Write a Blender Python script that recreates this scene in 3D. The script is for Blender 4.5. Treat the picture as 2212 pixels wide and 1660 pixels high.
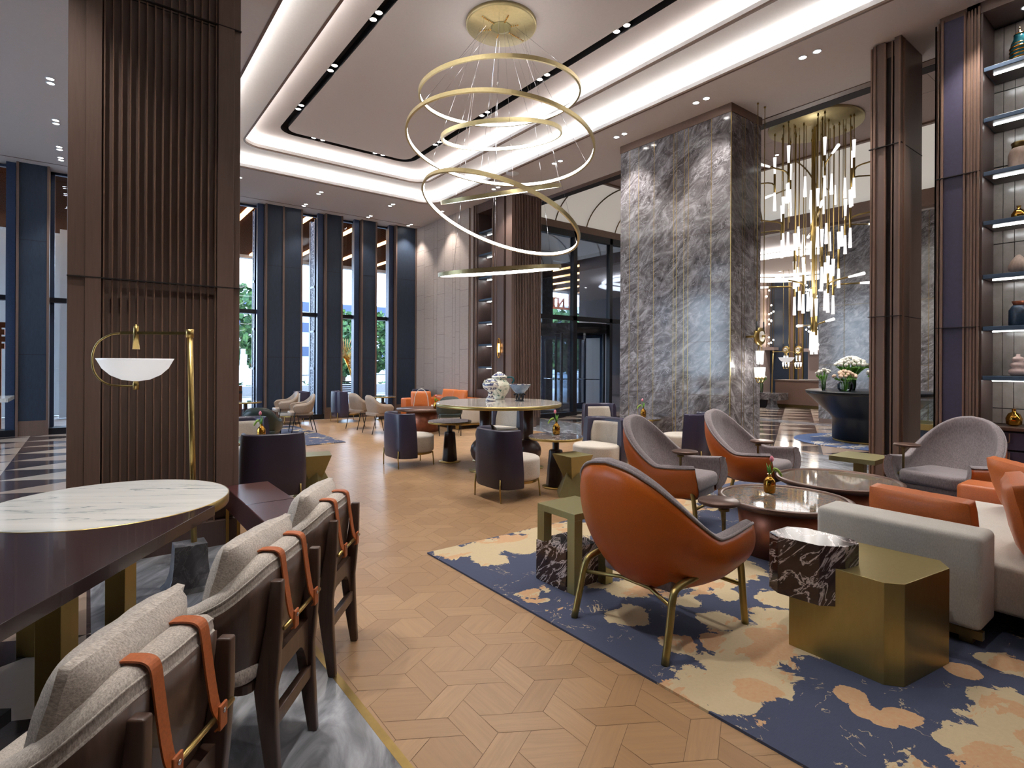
import bpy, math, random
from mathutils import Vector, Matrix
from mathutils.geometry import tessellate_polygon
random.seed(7)
PI = math.pi
S = bpy.context.scene
for o in list(bpy.data.objects): bpy.data.objects.remove(o)
COL = S.collection

# ------------------------------------------------------------------ camera
F_PX = 1197.0; YAW = math.radians(37.44); ROLL = math.radians(0.297); EYE = 1.5
fw = Vector((math.sin(YAW), math.cos(YAW), 0)); rt = Vector((math.cos(YAW), -math.sin(YAW), 0)); dn = Vector((0, 0, -1))
r2 = math.cos(ROLL)*rt - math.sin(ROLL)*dn; d2 = math.sin(ROLL)*rt + math.cos(ROLL)*dn
cam = bpy.data.cameras.new('camera'); camo = bpy.data.objects.new('camera', cam); COL.objects.link(camo)
up = -d2; bk = -fw
camo.matrix_world = Matrix(((r2.x, up.x, bk.x, 0), (r2.y, up.y, bk.y, 0), (r2.z, up.z, bk.z, EYE), (0, 0, 0, 1)))
cam.sensor_width = 36.0; cam.lens = F_PX/2212*36.0
cam.shift_y = -(830-785.0)/2212; cam.clip_start = 0.05; cam.clip_end = 300
S.camera = camo

# ------------------------------------------------------------------ render look
S.view_settings.view_transform = 'Standard'; S.view_settings.look = 'None'
S.view_settings.exposure = 1.4; S.view_settings.gamma = 1.0; S.view_settings.use_curve_mapping = False
cy = S.cycles
cy.use_denoising = True; cy.max_bounces = 7; cy.diffuse_bounces = 4; cy.glossy_bounces = 4
cy.transmission_bounces = 6; cy.transparent_max_bounces = 12; cy.caustics_reflective = False; cy.caustics_refractive = False
cy.sample_clamp_indirect = 6.0; cy.use_adaptive_sampling = True; cy.adaptive_threshold = 0.02

def lin(c):
    return tuple(((v/255)/12.92 if v/255 <= 0.04045 else ((v/255+0.055)/1.055)**2.4) for v in c) + (1.0,)

# world: bright overcast sky
W = bpy.data.worlds.new('sky'); S.world = W; W.use_nodes = True
wn = W.node_tree.nodes; wl = W.node_tree.links; wn.clear()
wo = wn.new('ShaderNodeOutputWorld'); wb = wn.new('ShaderNodeBackground'); wt = wn.new('ShaderNodeTexCoord')
wsp = wn.new('ShaderNodeSeparateXYZ'); wr = wn.new('ShaderNodeValToRGB')
wl.new(wt.outputs['Generated'], wsp.inputs[0]); wl.new(wsp.outputs['Z'], wr.inputs[0])
wr.color_ramp.elements[0].position = 0.0; wr.color_ramp.elements[0].color = (0.74, 0.86, 1.0, 1)
wr.color_ramp.elements[1].position = 0.6; wr.color_ramp.elements[1].color = (0.50, 0.70, 1.0, 1)
wl.new(wr.outputs[0], wb.inputs[0]); wb.inputs[1].default_value = 4.5
wl.new(wb.outputs[0], wo.inputs[0])

# ------------------------------------------------------------------ materials
MATS = {}
class NT:
    def __init__(s, name):
        s.m = bpy.data.materials.new(name); s.m.use_nodes = True; s.t = s.m.node_tree; s.t.nodes.clear()
        s.out = s.n('OutputMaterial'); s.b = s.n('BsdfPrincipled'); s.link(s.b.outputs[0], s.out.inputs[0]); MATS[name] = s.m
    def n(s, k, **kw):
        x = s.t.nodes.new('ShaderNode'+k)
        for a, v in kw.items(): setattr(x, a, v)
        return x
    def link(s, a, b): s.t.links.new(a, b)
    def coord(s, scale=(1, 1, 1), rot=(0, 0, 0), kind='Object', loc=(0, 0, 0)):
        tc = s.n('TexCoord'); mp = s.n('Mapping'); s.link(tc.outputs[kind], mp.inputs[0])
        mp.inputs['Scale'].default_value = scale; mp.inputs['Rotation'].default_value = rot; mp.inputs['Location'].default_value = loc
        return mp.outputs[0]
    def noise(s, v, scale, detail=4, rough=.5, dist=0.0):
        x = s.n('TexNoise'); s.link(v, x.inputs['Vector']); x.inputs['Scale'].default_value = scale
        x.inputs['Detail'].default_value = detail; x.inputs['Roughness'].default_value = rough; x.inputs['Distortion'].default_value = dist
        return x.outputs['Fac']
    def ramp(s, f, stops, const=False):
        x = s.n('ValToRGB'); s.link(f, x.inputs[0]); e = x.color_ramp.elements
        while len(e) < len(stops): e.new(0.5)
        for i, (p, c) in enumerate(stops): e[i].position = p; e[i].color = c if len(c) == 4 else lin(c)
        if const: x.color_ramp.interpolation = 'CONSTANT'
        return x.outputs[0]
    def math(s, op, a, b=None, c=None, clamp=False):
        x = s.n('Math', operation=op, use_clamp=clamp)
        for i, v in enumerate((a, b, c)):
            if v is None: continue
            if isinstance(v, (int, float)): x.inputs[i].default_value = v
            else: s.link(v, x.inputs[i])
        return x.outputs[0]
    def mix(s, f, a, b, mode='MIX'):
        x = s.n('Mix', data_type='RGBA', blend_type=mode)
        for i, v in ((0, f), (6, a), (7, b)):
            if isinstance(v, (int, float)): x.inputs[i].default_value = v
            elif isinstance(v, tuple): x.inputs[i].default_value = v if len(v) == 4 else lin(v)
            else: s.link(v, x.inputs[i])
        return x.outputs[2]
    def bump(s, h, strength=.3, dist=.01):
        x = s.n('Bump'); s.link(h, x.inputs['Height']); x.inputs['Strength'].default_value = strength; x.inputs['Distance'].default_value = dist
        s.link(x.outputs[0], s.b.inputs['Normal'])
    def col(s, c):
        if isinstance(c, tuple): s.b.inputs['Base Color'].default_value = c if len(c) == 4 else lin(c)
        else: s.link(c, s.b.inputs['Base Color'])
    def p(s, rough=.5, metal=0.0, **kw):
        s.b.inputs['Roughness'].default_value = rough; s.b.inputs['Metallic'].default_value = metal
        for k, v in kw.items(): s.b.inputs[k.replace('_', ' ')].default_value = v
        return s.m

def plain(name, c, rough=.5, metal=0.0, var=0.06, scale=30, bump=0.0, stretch=(1, 1, 1), **kw):
    t = NT(name); v = t.coord(stretch); f = t.noise(v, scale, 5, .6)
    a = tuple(max(0, x*(1-var)) for x in c); b = tuple(min(255, x*(1+var)) for x in c)
    t.col(t.ramp(f, [(.3, a), (.7, b)]))
    if bump: t.bump(f, bump, .004)
    return t.p(rough, metal, **kw)

plain('ceiling_paint', (206, 198, 194), .9, var=.01)
plain('cove_paint', (236, 234, 232), .9, var=.01)
plain('black_slot', (26, 18, 18), .8)
plain('trim_brown', (112, 88, 74), .45, var=.05)
plain('panel_brown', (106, 85, 75), .42, var=.045, scale=14, stretch=(6, 6, .35))
plain('panel_brown_dark', (84, 66, 60), .42, var=.06, scale=14, stretch=(6, 6, .35))
plain('copper_edge', (118, 90, 74), .4, .1, var=.05)
plain('panel_navy', (34, 46, 62), .5, var=.10, scale=60, stretch=(1, 1, .15), bump=.1)
plain('panel_plum', (58, 52, 74), .5, var=.05)
plain('frame_black', (28, 28, 34), .35, .3)
plain('frame_blue', (52, 66, 92), .4, .3)
plain('brass', (176, 150, 92), .3, .95, var=.05, scale=12, stretch=(1, 1, .2))
plain('brass_brushed', (166, 148, 94), .36, .9, var=.02, scale=50, stretch=(1, 1, .2))
plain('brass_green', (152, 144, 100), .4, .75, var=.02, scale=50, stretch=(1, 1, .1))
plain('brass_dark', (120, 100, 62), .35, .9)
plain('brass_ring', (186, 172, 128), .36, .8, var=.03)
plain('gold', (190, 140, 60), .12, 1.0, var=.1, scale=18)
plain('copper', (150, 92, 70), .38, .75, var=.08, scale=10)
plain('bronze_rim', (92, 66, 54), .35, .4)
plain('walnut', (74, 54, 44), .38, var=.16, scale=9, stretch=(5, 5, .5), Coat_Weight=.2)
plain('walnut_top', (48, 34, 36), .2, var=.12, scale=8, stretch=(1, 9, 1), Coat_Weight=.3)
plain('burgundy_leather', (72, 40, 40), .32, var=.06)
plain('orange_leather', (182, 90, 24), .38, var=.06, scale=160, bump=.06)
plain('orange_cushion', (190, 100, 42), .42, var=.06, scale=120, bump=.06)
plain('navy_leather', (50, 46, 66), .34, var=.06, scale=200, bump=.08)
plain('strap_leather', (172, 92, 46), .45, var=.08, scale=120, bump=.08)
plain('beige_leather', (152, 132, 114), .45, var=.04)
plain('taupe_leather', (132, 112, 104), .45, var=.04)
plain('green_leather', (34, 46, 40), .4, var=.06)
plain('blue_glaze', (112, 130, 150), .12, var=.15, scale=14, Coat_Weight=.5)
plain('black_metal', (26, 24, 28), .35, .4)
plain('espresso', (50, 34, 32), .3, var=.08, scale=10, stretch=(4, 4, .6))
plain('black_gloss', (22, 26, 34), .3)
plain('white_plaster', (214, 218, 222), .7, var=.02)
plain('porcelain', (226, 224, 218), .2, var=.02)
plain('chrome', (200, 200, 205), .1, 1.0)
plain('leaf_green', (96, 150, 52), .5, var=.2)
plain('tulip_pink', (226, 132, 148), .45, var=.1)
plain('celosia_green', (150, 178, 84), .8, var=.25, scale=120, bump=.6)
plain('flower_white', (238, 236, 226), .7, var=.05, scale=60)
plain('flower_peach', (236, 206, 180), .7, var=.06, scale=60)
plain('plaza_stone', (150, 148, 146), .8, var=.06, scale=1.5)
plain('concrete', (170, 172, 174), .8, var=.08)
plain('facade_white', (160, 164, 168), .7, var=.02, scale=2)
plain('bark', (70, 54, 42), .9, var=.2)
plain('bronze_post', (150, 78, 36), .45, .4)
plain('navy_shelf', (52, 70, 90), .4, var=.03)
plain('reception_brown', (120, 92, 78), .5, var=.04)
plain('teal_glaze', (30, 88, 96), .2, var=.1, scale=20)
plain('sand_ceramic', (176, 150, 132), .55, var=.08, scale=40, bump=.3, stretch=(1, 1, .3))
plain('blush_ceramic', (196, 168, 158), .6, var=.03)
plain('blue_ceramic', (34, 52, 70), .35, var=.25, scale=30, bump=.3)
plain('tile_shelf', (150, 140, 132), .2, var=.1, scale=5)
plain('tile_grey', (196, 186, 178), .18, var=.12, scale=6)
plain('panel_mauve', (150, 132, 126), .5, var=.05, scale=20, stretch=(1, 6, 1))
plain('vault_cream', (236, 226, 206), .8, var=.01)

def emit(name, c, s, base=(240, 240, 240)):
    t = NT(name); t.col(base); t.p(.5); t.b.inputs['Emission Color'].default_value = c if len(c) == 4 else lin(c)
    t.b.inputs['Emission Strength'].default_value = s; return t.m
emit('led_white', (1, .98, .97, 1), 6.0)
emit('led_ring', (1, .97, .95, 1), 4.0)
emit('led_shelf', (.94, .98, 1, 1), 16.0)
emit('led_amber', (1, .50, .14, 1), 4.0)
emit('led_tube', (1, .97, .95, 1), .38)
emit('spot_glow', (1, .96, .92, 1), 14.0)
emit('cove_glow', (1, .98, .97, 1), 1.2)
emit('bead_glow', (1, .86, .70, 1), 14.0)
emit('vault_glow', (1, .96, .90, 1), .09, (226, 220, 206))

def glass(name, tint=(1, 1, 1, 1), f=0.10):
    t = NT(name); t.t.nodes.remove(t.b)
    tr = t.n('BsdfTransparent'); tr.inputs[0].default_value = tint
    gl = t.n('BsdfGlossy'); gl.inputs['Roughness'].default_value = .02; gl.inputs['Color'].default_value = (.8, .85, .95, 1)
    lw = t.n('Fresnel'); lw.inputs[0].default_value = 1.45
    mx = t.n('MixShader'); fr = t.math('MULTIPLY', lw.outputs[0], f*10, clamp=True)
    t.link(fr, mx.inputs[0]); t.link(tr.outputs[0], mx.inputs[1]); t.link(gl.outputs[0], mx.inputs[2]); t.link(mx.outputs[0], t.out.inputs[0])
    return t.m
glass('window_glass', (.93, .96, .98, 1), .07)
glass('vase_glass', (.86, .93, .92, 1), .12)
glass('blue_glass', (.55, .66, .78, 1), .14)
glass('screen_glass', (.84, .92, .90, 1), .09)

def fabric(name, c1, c2, scale=260, bump=.5, st=(1, 1, .35)):
    t = NT(name); v = t.coord(st); f = t.noise(v, scale, 6, .75); g = t.noise(t.coord((1, 1, 1)), 9, 3, .5)
    c = t.ramp(f, [(.34, c1), (.62, c2)]); c = t.mix(t.math('MULTIPLY', g, .35), c, tuple(int(x*.82) for x in c1)); t.col(c)
    t.bump(f, bump, .003); return t.p(.92, Sheen_Weight=.25)
fabric('boucle', (148, 134, 122), (226, 216, 204), 240, .6)
fabric('linen', (178, 166, 152), (214, 204, 190), 200, .4)
fabric('cream_linen', (196, 188, 176), (226, 220, 208), 220, .35)
fabric('grey_chenille', (112, 100, 102), (158, 146, 146), 150, .4, (1, 1, .25))
fabric('cushion_beige', (196, 176, 152), (216, 198, 176), 160, .3)

def marble(name, cols, scale=2.2, dist=1.6, rough=.12, rot=(.4, .6, .5), stretch=(1, 1, 1), veins=None, vs=3.0, vw=.03, big=False):
    t = NT(name); v0 = t.coord((1, 1, 1), rot); mp = t.n('Mapping'); t.link(v0, mp.inputs[0]); mp.inputs['Scale'].default_value = stretch; v = mp.outputs[0]
    f = t.noise(v, scale, 8, .62, dist); c = t.ramp(f, cols)
    if veins:
        g = t.noise(v, vs, 7, .6, .9); d = t.math('ABSOLUTE', t.math('SUBTRACT', g, .5)); k = t.math('SUBTRACT', 1.0, t.math('DIVIDE', d, vw), clamp=True)
        c = t.mix(k, c, veins)
    if big: c = t.mix(.55, c, t.ramp(t.noise(t.coord(), 1.1, 3, .5, .6), [(.35, (150, 146, 146)), (.65, (255, 255, 255))]), 'MULTIPLY')
    t.col(c); return t.p(rough)
marble('grey_marble', [(.30, (66, 60, 60)), (.43, (104, 99, 99)), (.55, (134, 129, 130)), (.70, (184, 181, 182))], 2.1, 2.6, .12, (-.80, .25, .5), (1.1, 2.1, 1.0), (180, 177, 180), 3.4, .016, True)
marble('grey_marble_floor', [(.32, (92, 92, 96)), (.45, (126, 127, 131)), (.55, (152, 153, 158)), (.68, (186, 187, 192))], 1.7, 1.6, .12, (0, 0, .5), (2.4, .7, 1))
marble('white_marble', [(.3, (206, 206, 202)), (.5, (222, 220, 214)), (.7, (230, 228, 222))], 1.6, .5, .06, (0, 0, .60), (.5, 5, 1), (140, 150, 152), 1.1, .012)
marble('white_marble_warm', [(.3, (156, 146, 136)), (.5, (184, 174, 164)), (.7, (200, 192, 182))], 2.0, 1.6, .08, (0, 0, .3), (1.2, 4, 1), (140, 126, 118), 2.2, .02)
marble('brown_marble', [(.3, (42, 30, 28)), (.55, (62, 46, 42)), (.75, (84, 66, 62))], 3.0, .8, .12, (.75, .5, .4), (.9, .9, 3.4), (214, 200, 196), 4.0, .026)
marble('dark_table_marble', [(.3, (52, 48, 52)), (.5, (84, 78, 82)), (.7, (126, 120, 124))], 5.0, 2.0, .05, (0, 0, .4), (1, 3, 1), (196, 190, 192), 5.0, .02)
marble('lamp_marble', [(.3, (62, 62, 66)), (.5, (92, 92, 96)), (.7, (128, 126, 130))], 6.0, 1.0, .3, (.3, .8, .4), (1, 1, 1.6), (140, 138, 142), 5.0, .01)

# mineral under glass (coffee table tops)
t = NT('mineral_top'); v = t.coord((1, 1, 1)); x = t.n('TexVoronoi'); t.link(v, x.inputs['Vector']); x.inputs['Scale'].default_value = 42
f = t.noise(v, 14, 6, .7, 2.5); c = t.ramp(f, [(.30, (44, 54, 62)), (.44, (88, 96, 98)), (.54, (140, 112, 88)), (.64, (112, 76, 56)), (.78, (56, 66, 72))])
t.col(t.mix(.18, c, x.outputs['Color'], 'MULTIPLY')); t.p(.04, Specular_IOR_Level=.28)

# rug: navy ground with cream and peach islands and thin drawn lines
def rug_mat(name, navy=(54, 60, 84), navy2=(76, 82, 104), cream=(200, 180, 144), peach=(192, 140, 98), seed=(3.1, 1.7, 0), sc=.62, blobs=(), isl=(), bias=0.0):
    t = NT(name); v = t.coord((1, 1, 1), (0, 0, .35), 'Object', seed)
    vs_ = t.coord((1.0, 1.9, 1), (0, 0, .15), 'Object', seed)
    big = t.noise(vs_, sc*1.05, 7, .60, .5); mid = t.noise(vs_, sc*3.4, 6, .62, .4); fine = t.noise(v, 60, 3, .6)
    weave = t.noise(t.coord((3, 60, 1)), 8, 3, .7)
    ground = t.mix(weave, navy, navy2)
    s = t.math('ADD', big, t.math('MULTIPLY', t.math('SUBTRACT', mid, .5), .34))
    fld = t.math('MULTIPLY', t.math('SUBTRACT', s, .56+bias), 7.0)
    vw_ = t.coord((1, 1, 1)); jag = t.noise(t.coord((1.3, 1, 1)), 5.0, 7, .68, .6); jg = t.math('MULTIPLY', t.math('SUBTRACT', jag, .5), 2.2)
    def field(lst, base):
        f = base
        for bx, by, br in lst:
            dn_ = t.n('VectorMath', operation='DISTANCE'); t.link(vw_, dn_.inputs[0]); dn_.inputs[1].default_value = (bx, by, .012)
            g_ = t.math('SUBTRACT', 1.0, t.math('DIVIDE', dn_.outputs['Value'], br)); f = g_ if f is None else t.math('MAXIMUM', f, g_)
        return f
    if blobs: fld = field(blobs, fld)
    iscream = t.math('GREATER_THAN', t.math('ADD', fld, jg), .0); ispeach = t.math('MULTIPLY', t.math('GREATER_THAN', mid, .56), iscream)
    if isl:
        ii = t.math('GREATER_THAN', t.math('ADD', field(isl, None), t.math('MULTIPLY', jg, .6)), 0.0); iscream = t.math('MAXIMUM', iscream, ii); ispeach = t.math('MAXIMUM', ispeach, ii)
    cr = t.mix(t.math('MULTIPLY', fine, .5), cream, tuple(int(q*.84) for q in cream))
    pch = t.mix(t.math('MULTIPLY', fine, .7), peach, cream)
    c = t.mix(iscream, ground, cr); c = t.mix(ispeach, c, pch)
    ln = t.noise(v, 3.4, 5, .55, .8); ld = t.math('ABSOLUTE', t.math('SUBTRACT', ln, .57)); br = t.math('GREATER_THAN', t.noise(v, 7, 2), .50)
    k = t.math('MULTIPLY', t.math('LESS_THAN', ld, .0045), br); k = t.math('MULTIPLY', k, t.math('SUBTRACT', 1.0, iscream))
    k = t.math('MULTIPLY', k, t.math('GREATER_THAN', t.noise(v, 40, 1), .44))
    c = t.mix(t.math('MULTIPLY', k, .75), c, cream)
    t.col(c); t.bump(fine, .35, .004); return t.p(.95)
rug_mat('rug_pattern', seed=(3.1, 1.7, 0), bias=.07, blobs=[(2.30, 3.74, .16), (2.55, 3.66, .2), (2.85, 3.58, .26), (3.2, 3.58, .28), (3.5, 3.6, .2), (2.42, 3.45, .14), (3.1, 2.72, .24), (2.85, 2.45, .14), (2.55, 2.18, .13), (2.97, 2.08, .09), (2.92, 1.80, .13), (2.50, 1.80, .11),
    (2.14, 1.50, .15), (2.30, 1.42, .22), (2.52, 1.45, .22), (2.75, 1.55, .22), (2.98, 1.48, .20), (3.2, 1.62, .16), (3.47, 1.78, .14), (3.42, 2.16, .16), (3.75, 2.2, .2), (3.5, 2.46, .18), (3.9, 3.1, .25), (4.8, 3.55, .3), (5.4, 3.65, .3), (4.4, 3.7, .2), (2.55, .42, .2), (2.80, .52, .2), (3.0, .50, .2), (3.2, .56, .16), (3.65, .68, .12), (3.3, 2.0, .1)],
    isl=[(2.73, 1.05, .075), (2.66, .96, .06), (2.66, .90, .06), (2.74, .85, .075), (3.38, .81, .08), (2.42, 1.33, .10), (2.95, 1.52, .13), (3.0, .44, .1)])
rug_mat('rug_pattern_far', seed=(9.0, 4.0, 0), sc=.9)
rug_mat('rug_pattern_blue', (60, 84, 132), (104, 124, 166), (210, 206, 200), (60, 44, 56), (1.0, 8.0, 0), 1.1)

# zigzag stone floor of the lobby
t = NT('zigzag_floor'); v = t.coord((1, 1, 1), (0, 0, 0)); sp = t.n('SeparateXYZ'); t.link(v, sp.inputs[0])
xx = t.math('DIVIDE', sp.outputs['X'], .90); yy = t.math('DIVIDE', sp.outputs['Y'], .85)
row = t.math('FLOOR', xx); fx = t.math('FRACT', xx); yo = t.math('ADD', yy, t.math('MULTIPLY', row, .5)); fy = t.math('FRACT', yo)
tri = t.math('LESS_THAN', t.math('ABSOLUTE', t.math('SUBTRACT', fy, .5)), t.math('MULTIPLY', fx, .5))
idx = t.math('FLOOR', yo); cell = t.n('TexWhiteNoise'); cb = t.n('CombineXYZ'); t.link(row, cb.inputs[0]); t.link(idx, cb.inputs[1]); t.link(tri, cb.inputs[2]); t.link(cb.outputs[0], cell.inputs['Vector'])
mb = t.noise(t.coord((1, 4, 1)), 3, 6, .6, 1.0)
light = t.mix(cell.outputs['Value'], (206, 190, 174), (170, 146, 128)); dark = t.mix(cell.outputs['Value'], (48, 40, 42), (74, 62, 62))
c = t.mix(tri, dark, light); c = t.mix(t.math('MULTIPLY', mb, .22), c, (120, 104, 98)); t.col(c); t.p(.10)

# parquet: colour from a vertex attribute, fine grain along each plank
t = NT('parquet'); at = t.n('Attribute'); at.attribute_name = 'tone'; g = t.n('Attribute'); g.attribute_name = 'grain'
wv = t.noise(g.outputs['Vector'], 1.0, 7, .66, .6)
base = t.ramp(at.outputs['Fac'], [(0, (158, 123, 88)), (.5, (166, 131, 95)), (1, (174, 139, 102))])
t.col(t.mix(t.math('MULTIPLY', t.ramp(wv, [(.38, (255, 255, 255)), (.6, (0, 0, 0))]), .38), base, (142, 112, 84)))
t.bump(wv, .08, .002); t.p(.32)
plain('parquet_gap', (104, 78, 56), .7)

# slotted wall of vertical boards in mauve oak
t = NT('oak_wall'); v = t.coord((1, 1, 1)); f = t.noise(t.coord((3, 3, 60)), 3, 5, .6); c = t.ramp(f, [(.3, (150, 134, 124)), (.7, (172, 156, 146))]); t.col(c); t.bump(f, .1, .003); t.p(.5)

# foliage
t = NT('foliage'); f = t.noise(t.coord(), 3.5, 6, .7); t.col(t.ramp(f, [(.3, (24, 44, 26)), (.5, (52, 84, 42)), (.7, (108, 142, 66))])); t.p(.8)
t = NT('foliage_warm'); f = t.noise(t.coord(), 3.5, 6, .7); t.col(t.ramp(f, [(.3, (36, 46, 28)), (.5, (78, 78, 44)), (.7, (140, 104, 62))])); t.p(.8)
# lattice screen outside and lattice canopy
t = NT('lattice_screen'); x = t.n('TexVoronoi', feature='DISTANCE_TO_EDGE'); t.link(t.coord(), x.inputs['Vector']); x.inputs['Scale'].default_value = 11
t.col(t.mix(t.math('LESS_THAN', x.outputs['Distance'], .09), (58, 74, 104), (170, 184, 206))); t.p(.6)
t = NT('canopy_lattice'); v = t.coord((1, 1, 1), (0, 0, PI/4)); ck = t.n('TexBrick'); t.link(v, ck.inputs['Vector']); ck.inputs['Scale'].default_value = 5; ck.offset = 0
ck.inputs['Color1'].default_value = lin((24, 15, 12)); ck.inputs['Color2'].default_value = lin((30, 20, 15)); ck.inputs['Mortar'].default_value = lin((92, 52, 26)); ck.inputs['Mortar Size'].default_value = .035
t.link(ck.outputs['Color'], t.b.inputs['Base Color']); t.p(1.0, Specular_IOR_Level=0.0)
# painted ceramics of the high table
t = NT('painted_ceramic'); v = t.coord((1, 1, 1)); x = t.n('TexVoronoi'); t.link(v, x.inputs['Vector']); x.inputs['Scale'].default_value = 22
w = t.n('TexWave', wave_type='BANDS', bands_direction='Z'); t.link(v, w.inputs['Vector']); w.inputs['Scale'].default_value = 5.5; w.inputs['Distortion'].default_value = 3
c = t.ramp(x.outputs['Distance'], [(.0, (206, 216, 196)), (.22, (226, 222, 210)), (.34, (48, 54, 92)), (.62, (60, 66, 104)), (.7, (222, 216, 206))])
t.col(t.mix(t.math('GREATER_THAN', w.outputs['Fac'], .62), c, (224, 218, 206))); t.p(.15, Coat_Weight=.5)
t = NT('green_cream_ceramic'); v = t.coord((1, 1, 1)); f = t.noise(v, 9, 4, .6, 2)
t.col(t.ramp(f, [(.36, (70, 104, 90)), (.44, (206, 204, 180)), (.62, (226, 220, 200)), (.68, (150, 110, 90))])); t.p(.15, Coat_Weight=.5)
M = MATS

# ------------------------------------------------------------------ mesh builder
class MB:
    def __init__(s): s.v = []; s.f = []; s.sm = []
    def add(s, vs, fs, smooth=False, m=None):
        b = len(s.v); s.v += [tuple(m @ Vector(q)) if m else tuple(q) for q in vs]
        s.f += [tuple(b+i for i in q) for q in fs]; s.sm += [smooth]*len(fs); return s
    def box(s, x0, y0, z0, x1, y1, z1, m=None):
        v = [(x, y, z) for z in (z0, z1) for y in (y0, y1) for x in (x0, x1)]
        return s.add(v, [(0, 2, 3, 1), (4, 5, 7, 6), (0, 1, 5, 4), (2, 6, 7, 3), (0, 4, 6, 2), (1, 3, 7, 5)], m=m)
    def prism(s, poly, z0, z1, top=None, m=None, smooth=False):
        n = len(poly); tp = top or poly
        v = [(x, y, z0) for x, y in poly]+[(x, y, z1) for x, y in tp]
        b = len(s.v); s.add(v, [tuple(range(n-1, -1, -1)), tuple(range(n, 2*n))], m=m)
        s.f += [tuple(b+i for i in (i0, (i0+1) % n, n+(i0+1) % n, n+i0)) for i0 in range(n)]; s.sm += [smooth]*n
        return s
    def lathe(s, prof, c=(0, 0, 0), n=28, smooth=True, a0=0.0, m=None, sx=1, sy=1, caps=(True, True)):
        v = []; f = []
        for r, z in prof:
            for i in range(n):
                a = a0+2*PI*i/n; v.append((c[0]+r*math.cos(a)*sx, c[1]+r*math.sin(a)*sy, c[2]+z))
        k = len(prof)
        for j in range(k-1):
            for i in range(n): f.append((j*n+i, j*n+(i+1) % n, (j+1)*n+(i+1) % n, (j+1)*n+i))
        b = len(s.v); s.add(v, f, smooth, m=m)
        if caps[0] and prof[0][0] > 1e-5: s.f.append(tuple(b+i for i in range(n-1, -1, -1))); s.sm.append(False)
        if caps[1] and prof[-1][0] > 1e-5: s.f.append(tuple(b+(k-1)*n+i for i in range(n))); s.sm.append(False)
        return s
    def cyl(s, c, r, h, n=24, r2=None, m=None): return s.lathe([(r, 0), (r if r2 is None else r2, h)], c, n, m=m)
    def ball(s, c, r, n=20, sz=1.0, m=None):
        return s.lathe([(max(1e-6, r*math.sin(PI*j/10)), -r*sz*math.cos(PI*j/10)) for j in range(11)], c, n, m=m)
    def tube(s, pts, r, n=8, closed=False, sq=False, ry=None, upv=None):
        pts = [Vector(p) for p in pts]; k = len(pts); v = []; prev = None
        rs = r if isinstance(r, (list, tuple)) else [r]*k
        for i in range(k):
            a = pts[(i-1) % k] if (i > 0 or closed) else pts[i]; b = pts[(i+1) % k] if (i < k-1 or closed) else pts[i]
            d = (b-a).normalized()
            if prev is None:
                u = Vector(upv) if upv else (Vector((0, 0, 1)) if abs(d.z) < .9 else Vector((1, 0, 0)))
                n1 = (u-d*u.dot(d)).normalized()
            else: n1 = (prev-d*prev.dot(d)).normalized()
            prev = n1; n2 = d.cross(n1)
            for j in range(n):
                an = 2*PI*j/n+(PI/n if sq else 0); q = pts[i]+n1*math.cos(an)*rs[i]+n2*math.sin(an)*(ry if ry else rs[i]); v.append(tuple(q))
        f = []
        for i in range(k if closed else k-1):
            for j in range(n): a = i*n; b = ((i+1) % k)*n; f.append((a+j, a+(j+1) % n, b+(j+1) % n, b+j))
        if not closed: f += [tuple(range(n-1, -1, -1)), tuple((k-1)*n+j for j in range(n))]
        return s.add(v, f, not sq and n > 4)
    def grid(s, fn, nu, nv, smooth=True, wrap=False):
        v = [fn(i/nu, j/nv) for j in range(nv+1) for i in range(nu+1)]
        f = [(j*(nu+1)+i, j*(nu+1)+i+1, (j+1)*(nu+1)+i+1, (j+1)*(nu+1)+i) for j in range(nv) for i in range(nu)]
        return s.add(v, f, smooth)
    def build(s, name, mat, parent=None, loc=None, rot=None, bevel=0, seg=2, sub=0, solid=0, label=None, soft=False):
        me = bpy.data.meshes.new(name); me.from_pydata(s.v, [], s.f)
        me.polygons.foreach_set('use_smooth', s.sm); me.materials.append(M[mat] if isinstance(mat, str) else mat); me.update()
        if not solid:
            import bmesh
            b = bmesh.new(); b.from_mesh(me); bmesh.ops.recalc_face_normals(b, faces=b.faces); b.to_mesh(me); b.free()
        o = bpy.data.objects.new(name, me); COL.objects.link(o)
        if parent is not None: o.parent = parent
        if loc: o.location = loc
        if rot: o.rotation_euler = rot
        if solid: md = o.modifiers.new('solid', 'SOLIDIFY'); md.thickness = solid; md.offset = 0
        if bevel:
            md = o.modifiers.new('bevel', 'BEVEL'); md.width = bevel; md.segments = seg; md.limit_method = 'ANGLE'; md.angle_limit = .6
            if soft or seg > 2:
                for p in me.polygons: p.use_smooth = True
                md.harden_normals = False
        if sub: md = o.modifiers.new('sub', 'SUBSURF'); md.levels = sub; md.render_levels = sub
        if label: o['label'] = label
        return o

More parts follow.
